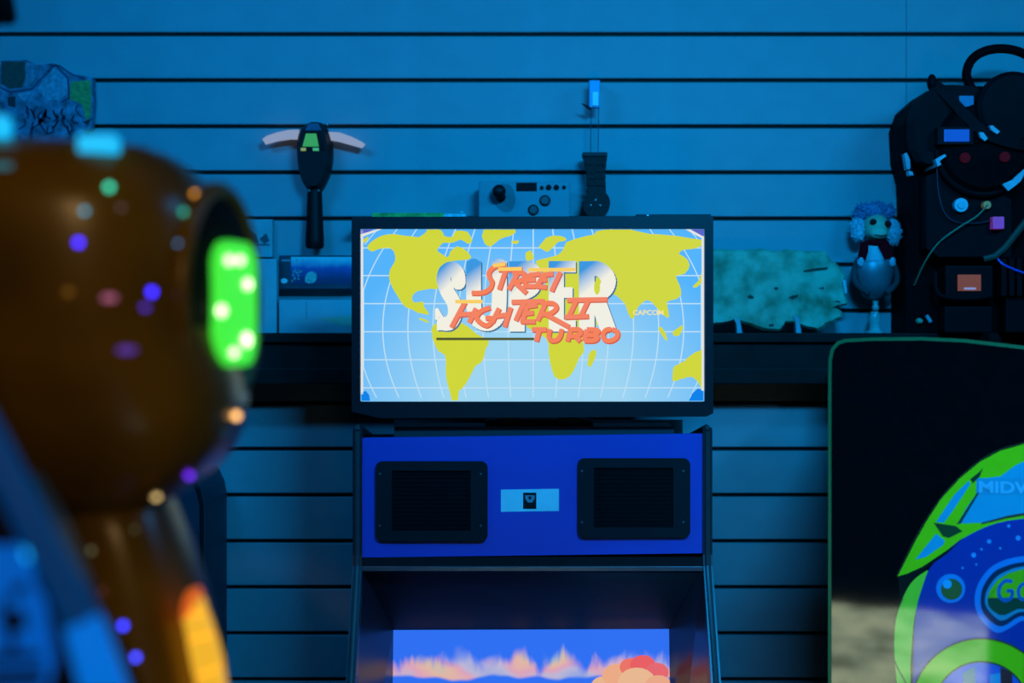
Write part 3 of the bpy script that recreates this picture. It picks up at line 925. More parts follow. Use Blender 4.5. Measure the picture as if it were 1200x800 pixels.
for i, (pp, c, nm) in enumerate(patches):
    MB().prism(f5.poly(pp), -0.001 - 0.0002 * (i % 3), 0.0).build('paper_patch', mat(nm, c, 0.7, var=0.35, scale=110), pb)
M_INK = mat('ink_navy', (0.02, 0.035, 0.09), 0.7)
ink = [[(0, 102), (12, 108), (38, 104), (62, 78), (66, 76), (80, 92)], [(80, 92), (81, 115), (72, 120)], [(58, 76), (70, 77), (86, 88), (100, 93)]]
for k in range(26):
    a = random.uniform(28, 96)
    b = random.uniform(122, 152)
    ink.append(spline([(a, b), (a + random.uniform(-5, 4), b + random.uniform(4, 8)), (a + random.uniform(-8, 6), b + random.uniform(8, 16))], 3))
for l in ink:
    strokes(f5, [l], random.uniform(1.1, 2.2), -0.0018, 0.0006).build('ink_line', M_INK, pb)

# small dark photo card
f6 = Frame(3.115, 292, 300)
cd_ = thing('photo_card', 'pale card with a dark printed scene on the slat wall beside the gadget', 'card', f6.origin())
cc = MB().box(f6.x(262), f6.x(319), 0.0, YW - 3.115, f6.z(301), f6.z(257)).build('card_sheet', mat('card_stock', (0.33, 0.36, 0.37), 0.6), cd_)
M_CKD = mat('card_ink', (0.03, 0.06, 0.07), 0.6, var=0.5, scale=90)
for pp in ([(266, 272), (272, 265), (284, 272), (292, 269), (300, 275), (303, 285), (268, 286)], [(304, 280), (312, 273), (316, 282), (310, 286)], [(262, 286), (316, 286), (316, 287.5), (262, 287.5)]):
    MB().prism(f6.poly(pp), -0.0012, 0.0).build('print', M_CKD, cc)

# dark game box on the slat wall
f7 = Frame(3.10, 370, 338)
gb = thing('game_box', 'dark boxed game with bright blue band, hung beside the television', 'game box', f7.origin())
gx = MB().box(f7.x(327), f7.x(421), 0, YW - 3.10, f7.z(338.5), f7.z(299), bev=0.001).build('box_case', mat('box_navy', (0.015, 0.03, 0.05), 0.5, var=0.3), gb)


def cover_mat():
    m = bpy.data.materials.new('box_cover_print')
    m.use_nodes = True
    nt = m.node_tree
    b = nt.nodes['Principled BSDF']
    b.inputs['Roughness'].default_value = 0.4
    tc = nt.nodes.new('ShaderNodeTexCoord')
    sp = nt.nodes.new('ShaderNodeSeparateXYZ')
    nt.links.new(tc.outputs['Object'], sp.inputs[0])
    nz = nt.nodes.new('ShaderNodeTexNoise')
    nz.inputs['Scale'].default_value = 45
    nt.links.new(tc.outputs['Object'], nz.inputs['Vector'])
    a = nt.nodes.new('ShaderNodeMath'); a.operation = 'MULTIPLY_ADD'
    a.inputs[1].default_value = 1 / f7.z(300)
    a.inputs[2].default_value = -0.1
    nt.links.new(sp.outputs['Z'], a.inputs[0])
    c = nt.nodes.new('ShaderNodeMath'); c.operation = 'MULTIPLY_ADD'
    c.inputs[1].default_value = 0.25
    nt.links.new(nz.outputs['Fac'], c.inputs[0])
    nt.links.new(a.outputs[0], c.inputs[2])
    r = nt.nodes.new('ShaderNodeValToRGB')
    e = r.color_ramp.elements
    e[0].position = 0.3; e[0].color = (0.01, 0.03, 0.10, 1)
    e[1].position = 0.95; e[1].color = (0.35, 0.60, 0.62, 1)
    k = e.new(0.65); k.color = (0.02, 0.09, 0.32, 1)
    nt.links.new(c.outputs[0], r.inputs['Fac'])
    nt.links.new(r.outputs['Color'], b.inputs['Base Color'])
    return m


MB().box(f7.x(341), f7.x(419), -0.001, 0.001, f7.z(333), f7.z(301)).build('cover_print', cover_mat(), gx)
MB().prism(f7.poly([(333 + 4 * math.cos(t * PI / 7), 329 + 3 * math.sin(t * PI / 7)) for t in range(14)]), -0.0012, 0.001).build('round_seal', M_WHITE, gx)
MB().box(f7.x(330), f7.x(340), -0.0012, 0.001, f7.z(306), f7.z(304)).build('title_strip', M_GREY, gx)
M_SPK = mat('print_pale', (0.30, 0.42, 0.36), 0.6, var=0.5, scale=300)
for q in range(16):
    a = 342 + random.uniform(0, 14)
    b = 304 + random.uniform(0, 30)
    MB().prism(f7.poly([(a - 1.2, b), (a, b - 1.8), (a + 1.4, b + .4), (a, b + 1.6)]), -0.0016, 0.0).build('print_fleck', M_SPK, gx)
MB().prism(f7.poly(spline([(358, 330), (359, 322), (365, 318), (371, 321), (370, 329), (364, 332)], 4, True)), -0.0018, 0.0).build('print_emblem', M_SPK, gx)

# white boxes standing on the shelf
f8 = Frame(3.06, 370, 390)
o8 = f8.origin()
wb = thing('white_box', 'flat pale box with greenish corner standing on the ledge beside the television', 'box', (o8[0], o8[1], SHZ))
kz = 3.06 / F
MB().box(f8.x(327), f8.x(424), 0, 0.05, 0, f8.z(351), bev=0.001).build('box_case', mat('pale_card', (0.38, 0.40, 0.43), 0.6, var=0.06), wb)
MB().box(f8.x(358.6), f8.x(359.6), -0.0006, 0.001, f8.z(374), f8.z(353)).build('fold_line', mat('card_seam', (0.2, 0.21, 0.23), 0.6), wb)
MB().prism(f8.poly([(372, 373), (418, 368), (418, 384), (395, 380)]), -0.0008, 0.001).build('green_corner', mat('card_green', (0.42, 0.44, 0.32), 0.6), wb)
pl = thing('display_card', 'tall pale card standing on the ledge between robot and dark game box', 'card', ((300 - 600) * kz, 3.06, SHZ))
f9 = Frame(3.06, 300, 390)
MB().box(f9.x(262), f9.x(324), 0, 0.03, 0, f9.z(303), bev=0.001).build('card_sheet', mat('pale_board', (0.40, 0.43, 0.44), 0.6, var=0.06), pl)

# ---------------------------------------------------------------- greenish stone slab on the ledge
f10 = Frame(3.06, 905, 389)
sl = thing('stone_slab', 'weathered green stone slab with ragged edge propped on the ledge', 'slab', (f10.origin()[0], 3.06, SHZ))
out10 = [(800, 292), (837, 290), (860, 291), (885, 290), (905, 292), (930, 291), (950, 293), (968, 294), (973, 303), (985, 311), (990, 323), (989, 333), (992, 345), (993, 356), (985, 357), (978, 361), (987, 364), (986, 372), (972, 378), (962, 385), (952, 385), (938, 381), (928, 377), (920, 379), (914, 386), (905, 387), (893, 385), (880, 380), (862, 375), (845, 378), (820, 382), (800, 386)]


def stone_mat():
    m = mat('green_stone', (0.34, 0.46, 0.24), 0.8, var=0.45, scale=22, bump=0.6)
    nt = m.node_tree
    b = nt.nodes['Principled BSDF']
    rp = [n for n in nt.nodes if n.type == 'VALTORGB'][0]
    nz = [n for n in nt.nodes if n.type == 'TEX_NOISE'][0]
    nz.inputs['Detail'].default_value = 8
    e = rp.color_ramp.elements
    e[0].position = 0.33; e[0].color = (0.10, 0.17, 0.08, 1)
    e[1].position = 0.62; e[1].color = (0.27, 0.48, 0.32, 1)
    return m


SB = stone_mat()
out10b = [(a + random.uniform(-1, 1), b + random.uniform(-.8, .8)) for a, b in spline(out10, 3, True)]
n = len(out10b)
c10 = (900, 338)
inn = [(c10[0] + (a - c10[0]) * 0.965, c10[1] + (b - c10[1]) * 0.94) for a, b in out10b]
sm = MB()
sm.add([(f10.x(a), 0.002, f10.z(b)) for a, b in out10b] + [(f10.x(a), -0.006, f10.z(b)) for a, b in inn] + [(f10.x(a), 0.03, f10.z(b)) for a, b in out10b],
       [(i, (i + 1) % n, n + (i + 1) % n, n + i) for i in range(n)] + [tuple(range(n, 2 * n))] + [(i, 2 * n + i, 2 * n + (i + 1) % n, (i + 1) % n) for i in range(n)] + [tuple(range(3 * n - 1, 2 * n - 1, -1))])
so = sm.build('slab_body', SB, sl)
M_PIT = mat('stone_pit', (0.02, 0.04, 0.03), 0.9)
for pp in ([(875, 346), (879, 344), (883, 347), (882, 349), (877, 349)], [(923, 348), (928, 345), (935, 344), (934, 347), (928, 350)], [(906, 336), (910, 335), (912, 338), (908, 339)], [(940, 316), (955, 313), (970, 312), (968, 315), (952, 317), (942, 318)], [(900, 379), (906, 378), (906, 381), (901, 382)], [(958, 337), (964, 335), (965, 338)], [(975, 352), (982, 351), (985, 354)]):
    MB().prism(f10.poly(pp), -0.0065, -0.004).build('pit', M_PIT, so)
for a, b in ((862, 375), (931, 372)):
    MB().prism(f10.poly([(a - 3, b - 3), (a + 4, b - 2), (a + 7, 389), (a + 1, 389), (a, b + 3)]), -0.011, 0.012).build('support_clip', mat('clear_clip', (0.30, 0.38, 0.42), 0.2), sl)
MB().prism(f10.poly([(986, 326), (990, 328), (992, 342), (989, 343)]), -0.008, -0.001).build('chipped_edge', mat('chip_pale', (0.45, 0.52, 0.55), 0.7), so)

# ---------------------------------------------------------------- figurine
f11 = Frame(3.08, 1025, 389)
fg = thing('figurine', 'small figurine with fluffy pale hair and red scarf on a silver cup', 'figurine', (f11.origin()[0], 3.08, SHZ))
M_FUR = mat('pale_fur', (0.46, 0.52, 0.60), 0.95, var=0.35, scale=260, bump=1.0)
M_FUR2 = mat('blue_fur', (0.10, 0.19, 0.34), 0.95, var=0.4, scale=260, bump=1.0)


def fluffy(name, blobs, m, parent, nspike=90, ln=0.007):
    mb = MB()
    for c, r in blobs:
        mb.ell(c, r, 14, 9)
        for k in range(nspike):
            u = Vector((random.gauss(0, 1), random.gauss(0, 1), random.gauss(0, 1))).normalized()
            base = Vector((c[0] + u.x * r[0] * .9, c[1] + u.y * r[1] * .9, c[2] + u.z * r[2] * .9))
            tip = base + u * ln + Vector((random.uniform(-.004, .004), 0, random.uniform(-.002, .004)))
            t = u.orthogonal().normalized() * 0.004
            t2 = u.cross(t).normalized() * 0.004
            mb.add([(base + t)[:], (base - t * .5 + t2)[:], (base - t * .5 - t2)[:], tip[:]], [(0, 1, 3), (1, 2, 3), (2, 0, 3), (0, 2, 1)])
    return mb.build(name, m, parent, smooth=True)


hd = MB().ell(f11.p3(1027, 265, 0), (15.5 * f11.k, 0.026, 16 * f11.k), 24, 16).build('head', mat('doll_skin', (0.6, 0.40, 0.26), 0.7, var=0.15), fg, smooth=True)
fluffy('crown_hair', [(f11.p3(1025, 246, 0.012), (0.033, 0.028, 0.020)), (f11.p3(1012, 247, 0.01), (0.018, 0.02, 0.018)), (f11.p3(1040, 247, 0.01), (0.018, 0.02, 0.018))], M_FUR2, hd)
fluffy('ear_tuft', [(f11.p3(1006, 268, 0.006), (0.017, 0.018, 0.027))], M_FUR, hd, 90, 0.005)
fluffy('ear_tuft', [(f11.p3(1047, 271, 0.006), (0.018, 0.018, 0.030))], M_FUR, hd, 90, 0.005)
for ex, ey in ((1020.5, 260), (1037.5, 262)):
    MB().ell(f11.p3(ex, ey, -0.021), (4.3 * f11.k, 0.006, 4 * f11.k), 14, 9).build('eye', M_MATTE, hd, smooth=True)
MB().ell(f11.p3(1027, 273, -0.021), (11 * f11.k, 0.010, 6.5 * f11.k), 16, 10).build('muzzle', mat('doll_muzzle', (0.65, 0.44, 0.30), 0.7), hd, smooth=True)
MB().tube([f11.p3(1021, 275, -0.0285), f11.p3(1028, 276.5, -0.031), f11.p3(1035, 275, -0.0285)], 0.0012, 6).build('mouth', M_MATTE, hd)
M_SCARF = mat('red_scarf', (0.85, 0.003, 0.006), 0.9, var=0.2, scale=120, bump=0.3, spec=0.03)
sc = MB().tube([(f11.x(1027) + 0.021 * math.cos(t * PI / 12), 0.002 + 0.021 * math.sin(t * PI / 12), f11.z(284)) for t in range(25)], 0.007, 8).build('scarf', M_SCARF, fg, smooth=True)
for pp in ([(1006, 284), (1014, 281), (1014, 294), (1011, 304), (1002, 304)], [(1026, 288), (1038, 284), (1045, 304), (1034, 303)]):
    MB().prism(f11.poly(pp), -0.027, -0.018).build('scarf_end', M_SCARF, sc)
MB().lathe([(0.020, 0), (0.028, 0.02), (0.024, 0.045), (0.014, 0.055)], (f11.x(1024), 0, f11.z(312)), 20, 1, 0.8).build('chest', mat('doll_shirt', (0.40, 0.48, 0.52), 0.7), fg, smooth=True)
M_CUP = mat('cup_metal', (0.20, 0.20, 0.23), 0.42, metal=0.5, var=0.2)
MB().lathe([(0.006, 0.0), (0.022, 0.006), (0.036, 0.028), (0.043, 0.055), (0.044, 0.078), (0.041, 0.084)], (f11.x(1024), 0, f11.z(350)), 28, 1, 0.75).build('cup', M_CUP, fg, smooth=True)
for s_ in (-1, 1):
    MB().tube(spline([(f11.x(1024) + s_ * 0.034, -0.005, f11.z(303)), (f11.x(1024) + s_ * 0.046, -0.012, f11.z(318)), (f11.x(1024) + s_ * 0.042, -0.02, f11.z(332)), (f11.x(1024) + s_ * 0.018, -0.032, f11.z(343))], 5), 0.0065, 8).build('arm', mat('doll_sleeve', (0.05, 0.035, 0.04), 0.8), fg, smooth=True)
    MB().ell((f11.x(1024) + s_ * 0.034, -0.022, f11.z(306)), (0.008, 0.008, 0.012), 12, 8).build('hand', M_FUR, fg, smooth=True)
MB().lathe([(0.006, 0), (0.008, 0.006), (0.005, 0.012), (0.007, 0.02)], (f11.x(1026), 0, f11.z(362)), 16).build('stem', mat('stem_cream', (0.55, 0.42, 0.38), 0.5), fg, smooth=True)
MB().lathe([(0.020, 0.0), (0.020, 0.003), (0.013, 0.006), (0.011, 0.02), (0.013, 0.034), (0.008, 0.047)], (f11.x(1025), 0, 0), 24).build('base', mat('teal_glass', (0.18, 0.42, 0.40), 0.15, var=0.3), fg, smooth=True)

# ---------------------------------------------------------------- prop backpack
f12 = Frame(2.96, 1140, 389)
pk = thing('prop_backpack', 'bulky black prop backpack with hoses, wires and blue light on the ledge', 'backpack', (f12.origin()[0], 2.96, SHZ))
M_PK = mat('pack_black', (0.002, 0.0022, 0.0028), 0.7, var=0.3, scale=50, bump=0.15, spec=0.05)
M_PK2 = mat('pack_charcoal', (0.0035, 0.0038, 0.005), 0.6, var=0.25, spec=0.08)
MB().prism(f12.poly([(1071, 388), (1071, 300), (1079, 270), (1077, 205), (1070, 180), (1068, 140), (1076, 118), (1096, 100), (1230, 100), (1262, 150), (1262, 388)]), 0.06, 0.18).build('backplate', M_PK, pk)
up = MB().prism(f12.poly(spline([(1070, 150), (1075, 122), (1092, 103), (1120, 100), (1150, 110), (1150, 170), (1110, 190), (1078, 188)], 4, True)), -0.01, 0.06).build('upper_cowl', M_PK2, pk)
MB().box(f12.x(1100), f12.x(1129), -0.040, -0.030, f12.z(168), f12.z(154), bev=0.001).build('light_window', mat('pack_blue_light', (0.01, 0.04, 0.15), 0.3, emit=srgb(14, 78, 196), es=0.75, var=0.1), up)
MB().box(f12.x(1093), f12.x(1134), -0.036, -0.009, f12.z(171), f12.z(151), bev=0.001).build('light_frame', M_MATTE, up)
MB().box(f12.x(1121), f12.x(1138), -0.018, -0.009, f12.z(126), f12.z(113), bev=0.001).build('blue_tag', mat('tag_blue', (0.13, 0.20, 0.34), 0.5), up)
cy = MB().lathe([(0.098, 0), (0.098, 0.05), (0.085, 0.062), (0.03, 0.066)], (0, 0, 0), 40).build('round_drum', M_PK, pk, mx=Matrix.Translation(f12.p3(1150, 172, 0.04)) @ Matrix.Rotation(PI / 2, 4, 'X'))
MB().lathe([(0.075, 0), (0.075, 0.008), (0.066, 0.014), (0.02, 0.016)], (0, 0, 0), 36).build('drum_cap', M_PK2, cy, mx=Matrix.Translation(f12.p3(1182, 128, -0.02)) @ Matrix.Rotation(PI / 2, 4, 'X'))
M_RLED = mat('dim_red_lens', (0.08, 0.002, 0.004), 0.5, emit=srgb(48, 4, 16), es=0.8, spec=0.05)
for a, b in ((1126, 186), (1172, 185), (1163, 141)):
    MB().disc_y(f12.x(a), f12.z(b), 6 * f12.k, -0.030, -0.02, 18).build('red_lens', M_RLED, cy)
MB().tube([f12.p3(1150 + 54 * math.cos(t * PI / 20), 176 - 52 * math.sin(t * PI / 20), -0.012) for t in range(20, 41)], 0.006, 8).build('drum_rim', M_PK2, cy, smooth=True)
# hose loop and straps
MB().tube(spline([f12.p3(1155, 112, 0.03), f12.p3(1143, 98, 0.03), f12.p3(1138, 82, 0.03), f12.p3(1145, 65, 0.03), f12.p3(1162, 55, 0.03), f12.p3(1185, 53, 0.03), f12.p3(1208, 60, 0.03), f12.p3(1225, 76, 0.035), f12.p3(1220, 92, 0.04), f12.p3(1200, 98, 0.045), f12.p3(1175, 101, 0.045), f12.p3(1150, 101, 0.045), f12.p3(1122, 101, 0.04), f12.p3(1108, 110, 0.04)], 6), 0.0098, 12).build('hose', M_PK, pk, smooth=True)
stp = MB()
path = spline([f12.p3(1091, 96, -0.004), f12.p3(1104, 108, -0.014), f12.p3(1124, 132, -0.022), f12.p3(1146, 156, -0.034), f12.p3(1168, 166, -0.036), f12.p3(1200, 172, -0.030), f12.p3(1235, 168, -0.01)], 5)
for i in range(len(path) - 1):
    a, b = Vector(path[i]), Vector(path[i + 1])
    t = (b - a).normalized()
    nr = t.cross(Vector((0, 1, 0))).normalized() * 0.011
    d_ = Vector((0, 0.004, 0))
    stp.add([(a + nr)[:], (b + nr)[:], (b - nr)[:], (a - nr)[:], (a + nr + d_)[:], (b + nr + d_)[:], (b - nr + d_)[:], (a - nr + d_)[:]], [(0, 1, 2, 3), (7, 6, 5, 4), (0, 4, 5, 1), (2, 6, 7, 3), (1, 5, 6, 2), (3, 7, 4, 0)])
stp.build('strap', M_PK2, pk)
MB().ell(f12.p3(1092, 96, 0.0), (0.010, 0.012, 0.018), 12, 8).build('strap_end', M_PK2, pk, smooth=True)
M_PALE = mat('pale_fitting', (0.42, 0.52, 0.58), 0.4, var=0.15)
for pp in ([(1139, 158), (1144, 158), (1149, 165), (1146, 168), (1141, 164)], [(1151, 150), (1155, 150), (1163, 157), (1160, 160), (1153, 155)]):
    MB().prism(f12.poly(pp), -0.045, -0.036).build('strap_clip', M_PALE, pk)
MB().prism(f12.poly([(1168, 217), (1175, 225), (1189, 214), (1197, 199), (1194, 199), (1186, 206), (1180, 212)]), -0.034, -0.026).build('pale_ribbon', M_PALE, pk)
for pp in ([(1066, 176), (1069, 175), (1073, 184), (1073, 194), (1069, 195)], [(1071, 196), (1076, 198), (1077, 202), (1072, 202)], [(1091, 188), (1102, 182), (1104, 184), (1096, 190), (1098, 194), (1094, 196)]):
    MB().prism(f12.poly(pp), -0.03 if pp[0][0] > 1080 else 0.04, 0.06).build('side_fitting', M_PALE, pk)
# lower modules
MB().prism(f12.poly(rrect(1092, 1180, -270, -205, 10)) if False else f12.poly([(1086, 205), (1100, 200), (1185, 232), (1185, 300), (1100, 300), (1086, 290)]), 0.0, 0.06).build('middle_housing', M_PK2, pk)
kn = MB().disc_y(f12.x(1124), f12.z(240), 8 * f12.k, -0.014, 0.0, 22).build('white_knob', mat('knob_white', (0.5, 0.62, 0.68), 0.4, var=0.1), pk)
MB().disc_y(f12.x(1124), f12.z(240), 4.5 * f12.k, -0.017, -0.014, 18).build('knob_center', M_PALE, kn)
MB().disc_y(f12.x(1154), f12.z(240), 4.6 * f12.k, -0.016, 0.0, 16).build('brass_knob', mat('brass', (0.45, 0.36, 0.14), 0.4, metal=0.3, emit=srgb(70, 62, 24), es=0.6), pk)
MB().tube(spline([f12.p3(1154, 240, -0.018), f12.p3(1140, 254, -0.022), f12.p3(1118, 268, -0.02), f12.p3(1098, 284, -0.012), f12.p3(1084, 306, 0.0), f12.p3(1078, 332, 0.04)], 6), 0.0017, 8).build('green_cable', mat('cable_green', (0.08, 0.20, 0.10), 0.5), pk, smooth=True)
MB().tube(spline([f12.p3(1096, 194, -0.012), f12.p3(1098, 222, -0.008), f12.p3(1105, 248, -0.008), f12.p3(1118, 259, -0.008), f12.p3(1140, 261, -0.008), f12.p3(1160, 258, -0.01)], 6), 0.0013, 8).build('red_cable', mat('cable_red', (0.16, 0.03, 0.05), 0.5), pk, smooth=True)
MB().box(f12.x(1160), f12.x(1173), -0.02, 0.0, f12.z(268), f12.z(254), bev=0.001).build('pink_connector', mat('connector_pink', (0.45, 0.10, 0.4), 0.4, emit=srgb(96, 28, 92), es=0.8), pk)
MB().tube(spline([f12.p3(1165, 296, 0.0), f12.p3(1172, 308, -0.01), f12.p3(1186, 315, -0.012), f12.p3(1200, 321, -0.012), f12.p3(1222, 336, 0.0)], 6), 0.0024, 8).build('blue_cable', mat('cable_blue', (0.02, 0.08, 0.55), 0.4), pk, smooth=True)
MB().tube([f12.p3(1152, 303, -0.004), f12.p3(1164, 300, -0.008), f12.p3(1176, 290, -0.008), f12.p3(1204, 256, 0.0)], 0.007, 8).build('olive_pipe', mat('olive_pipe', (0.06, 0.055, 0.035), 0.5), pk, smooth=True)
gm = MB().box(f12.x(1108), f12.x(1164), 0.0, 0.06, f12.z(350), f12.z(310), bev=0.004).build('label_module', M_PK2, pk)
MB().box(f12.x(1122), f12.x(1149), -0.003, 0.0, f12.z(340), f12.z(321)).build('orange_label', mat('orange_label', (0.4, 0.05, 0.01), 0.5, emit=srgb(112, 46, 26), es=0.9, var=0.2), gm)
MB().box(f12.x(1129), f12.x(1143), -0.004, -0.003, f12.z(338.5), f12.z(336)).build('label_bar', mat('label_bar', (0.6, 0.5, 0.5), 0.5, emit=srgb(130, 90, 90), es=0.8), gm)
MB().tube(spline([f12.p3(1098, 318, 0.01), f12.p3(1098, 340, 0.0), f12.p3(1110, 348, -0.006), f12.p3(1140, 349, -0.008), f12.p3(1160, 346, -0.006)], 5), 0.004, 8).build('module_hose', M_PK2, pk, smooth=True)
for k in range(4):
    MB().box(f12.x(1172 + k * 9), f12.x(1178 + k * 9), -0.01, 0.06, f12.z(346), f12.z(302), bev=0.001).build('cooling_fin', M_PK2, pk)
MB().box(f12.x(1108), f12.x(1164), 0.005, 0.06, 0.0, f12.z(358), bev=0.003).build('lower_box', M_PK2, pk)
MB().box(f12.x(1180), f12.x(1220), 0.005, 0.06, 0.0, f12.z(348), bev=0.003).build('lower_box', M_PK2, pk)
MB().ell(f12.p3(1086, 375, 0.055), (0.0075, 0.012, 0.007), 12, 8).build('cable_plug', mat('plug_cream', (0.35, 0.36, 0.22), 0.5), pk, smooth=True)
MB().tube([f12.p3(1094, 368, 0.05), f12.p3(1099, 376, 0.05)], 0.004, 8).build('cable_plug', M_PALE, pk, smooth=True)

# ---------------------------------------------------------------- right arcade cabinet (side art towards us)
TH = math.radians(-13.5)
X0, Y0 = (970 - 600) / F * 2.30, 2.30
rc = thing('arcade_cabinet', 'black arcade cabinet with green edge trim and blue and green side art', 'arcade cabinet', (X0, Y0, 0), TH)
tx, ty = math.cos(TH), math.sin(TH)


def pr(px, py):
    a = (px - 600) / F
    s = (a * Y0 - X0) / (tx - a * ty)
    yy = Y0 + ty * s
    return (s, ZC - (py - 400) / F * yy)


top = [pr(970.5, 440), pr(971, 420), pr(974, 408), pr(981, 400), pr(990, 397), pr(1020, 395.3), pr(1080, 394.7), pr(1130, 397), pr(1200, 405)]
prof_r = top + [(0.60, 1.55), (0.68, 1.50), (0.69, 1.34), (0.55, 1.28), (0.52, 0.98), (0.76, 0.90), (0.77, 0.80), (0.66, 0.74), (0.66, 0.0), (0.0, 0.0)]


def offset_poly(pts, d):
    n = len(pts)
    out = []
    for i in range(n):
        a, b, c = Vector(pts[i - 1]), Vector(pts[i]), Vector(pts[(i + 1) % n])
        t1 = (b - a).normalized(); t2 = (c - b).normalized()
        n1 = Vector((t1.y, -t1.x)); n2 = Vector((t2.y, -t2.x))
        m_ = (n1 + n2)
        m_ = m_ / max(m_.dot(n1), 0.3)
        out.append((b + m_ * d)[:])
    return out


M_GT = mat('green_edge_trim', (0.03, 0.12, 0.03), 0.35, var=0.08)
M_SIDE = mat('glossy_side_laminate', (0.003, 0.003, 0.0035), 0.045, var=0.2, spec=1.0)
for y0, y1 in ((0.0, 0.018), (0.582, 0.60)):
    ins = offset_poly(prof_r, 0.0055)
    sp = MB().prism(ins, y0 - 0.0012, y1 + 0.0012).build('side_panel', M_SIDE, rc)
    if y0 == 0.0: art_panel = sp
    MB().prism(prof_r, y0 + 0.0, y1 - 0.0).build('edge_trim', M_GT, sp)
MB().box(0.02, 0.035, 0.018, 0.582, 0.02, 1.55).build('rear_board', M_MATTE, rc)
MB().box(0.03, 0.55, 0.018, 0.582, 1.53, 1.545).build('top_board', M_MATTE, rc)
MB().box(0.50, 0.63, 0.018, 0.582, 0.02, 0.74).build('front_board', M_MATTE, rc)
MB().prism([(0.50, 0.76), (0.74, 0.80), (0.74, 0.88), (0.50, 0.96)], 0.018, 0.582).build('control_panel', M_SATIN, rc)
MB().prism([(0.36, 1.50), (0.30, 1.0), (0.50, 0.97), (0.53, 1.27)], 0.018, 0.582).build('monitor_shroud', M_MATTE, rc)
MB().box(0.55, 0.66, 0.018, 0.582, 1.34, 1.50).build('marquee', M_SATIN, rc)
# side art, flat print in layers
AL = [-0.0012]


def art(pts, c, name='side_art', closed_spline=0):
    if closed_spline:
        pts = spline(pts, closed_spline, True)
    m = mat('art_%02d_%02d_%02d' % tuple(int(q * 99) for q in c), c, 0.045, var=0.04, scale=40, spec=1.0)
    loc_ = [pr(*q) for q in pts]
    if name == 'side_art' and max(q[0] for q in pts) > 1225:      # the art goes on past the frame, narrower on its far side
        S_ = pr(1250, 500)[0]
        loc_m = [(S_ + max(0, S_ - q[0]) * 0.5, q[1]) for q in loc_]
        MB().prism(loc_m, AL[0] - 0.0002, AL[0]).build(name, m, art_panel)
        loc_ = [(min(q[0], S_), q[1]) for q in loc_]
    return MB().prism(loc_, AL[0] - 0.0002, AL[0]).build(name, m, art_panel)


def up_layer(): AL[0] -= 0.0002


def circ(cx_, cy_, r, n=24, a0=0, a1=2 * PI):
    return [(cx_ + r * math.cos(a0 + (a1 - a0) * k / n), cy_ + r * math.sin(a0 + (a1 - a0) * k / n)) for k in range(n)]


G_, C_, B_, D_, BR = (0.42, 0.60, 0.008), (0.015, 0.33, 0.46), (0.005, 0.04, 0.26), (0.006, 0.02, 0.06), (0.10, 0.05, 0.03)
GL_ = (0.46, 0.62, 0.03)
up_layer()
art([(1250, 509), (1200, 520), (1172, 528), (1148, 541), (1125, 560), (1103, 584), (1086, 610), (1072, 635), (1052, 675), (1075, 668), (1100, 652), (1125, 632), (1160, 615), (1250, 598)], G_)
art(spline([(1086, 668), (1070, 680), (1058, 700), (1050, 725), (1048, 760), (1051, 800), (1056, 850)], 4) + spline([(1070, 850), (1067, 800), (1068, 760), (1073, 715), (1084, 690), (1092, 670)], 4), GL_)
up_layer()
art([(1250, 530), (1205, 538), (1190, 545), (1172, 558), (1145, 561), (1144, 578), (1133, 594), (1122, 613), (1150, 612), (1180, 604), (1250, 592)], C_)
art([(1135, 563), (1118, 580), (1097, 611), (1106, 612), (1115, 600), (1137, 567)], C_)
art([(1097, 625), (1085, 640), (1073, 655), (1085, 652), (1105, 638), (1107, 633)], C_)
art(spline([(1250, 602), (1210, 606), (1170, 612), (1140, 624), (1115, 640), (1098, 656), (1088, 668), (1080, 690), (1074, 712), (1071, 745), (1070, 800), (1072, 860)], 3) + [(1250, 860)], B_)
up_layer()
art([(1137, 561), (1147, 553), (1152, 548), (1148, 558), (1140, 566)], (0.02, 0.05, 0.02))
art([(1094, 612), (1120, 616), (1128, 622), (1112, 630), (1105, 628)], (0.03, 0.06, 0.02))
art([(1053, 676), (1080, 664), (1104, 648), (1126, 633), (1110, 648), (1085, 666), (1066, 682), (1058, 700), (1054, 712)], (0.012, 0.012, 0.01))
art([(1144, 578), (1148, 576), (1126, 613), (1121, 614)], (0.02, 0.06, 0.04))
art([(1250, 592), (1180, 604), (1150, 612), (1150, 614), (1180, 607), (1250, 595)], BR)
art([(1144, 560), (1250, 560), (1250, 579), (1144, 579)], (0.02, 0.30, 0.42))
art(circ(1114, 689, 17), (0.02, 0.24, 0.55))
art([(1142, 702), (1146, 684), (1158, 667), (1174, 657), (1200, 651), (1250, 648), (1250, 742), (1205, 728), (1195, 728), (1182, 736), (1168, 741), (1154, 731), (1145, 718)], (0.02, 0.22, 0.55), closed_spline=3)
for sx_, sy_, r_ in ((1159, 634, 2.6), (1193, 630, 3), (1182, 616, 2), (1141, 650, 3), (1150, 643, 1.4), (1144, 661, 1.3), (1172, 642, 1.5), (1128, 665, 1.4)):
    art(circ(sx_, sy_, r_, 8), (0.05, 0.30, 0.60), 'art_star')
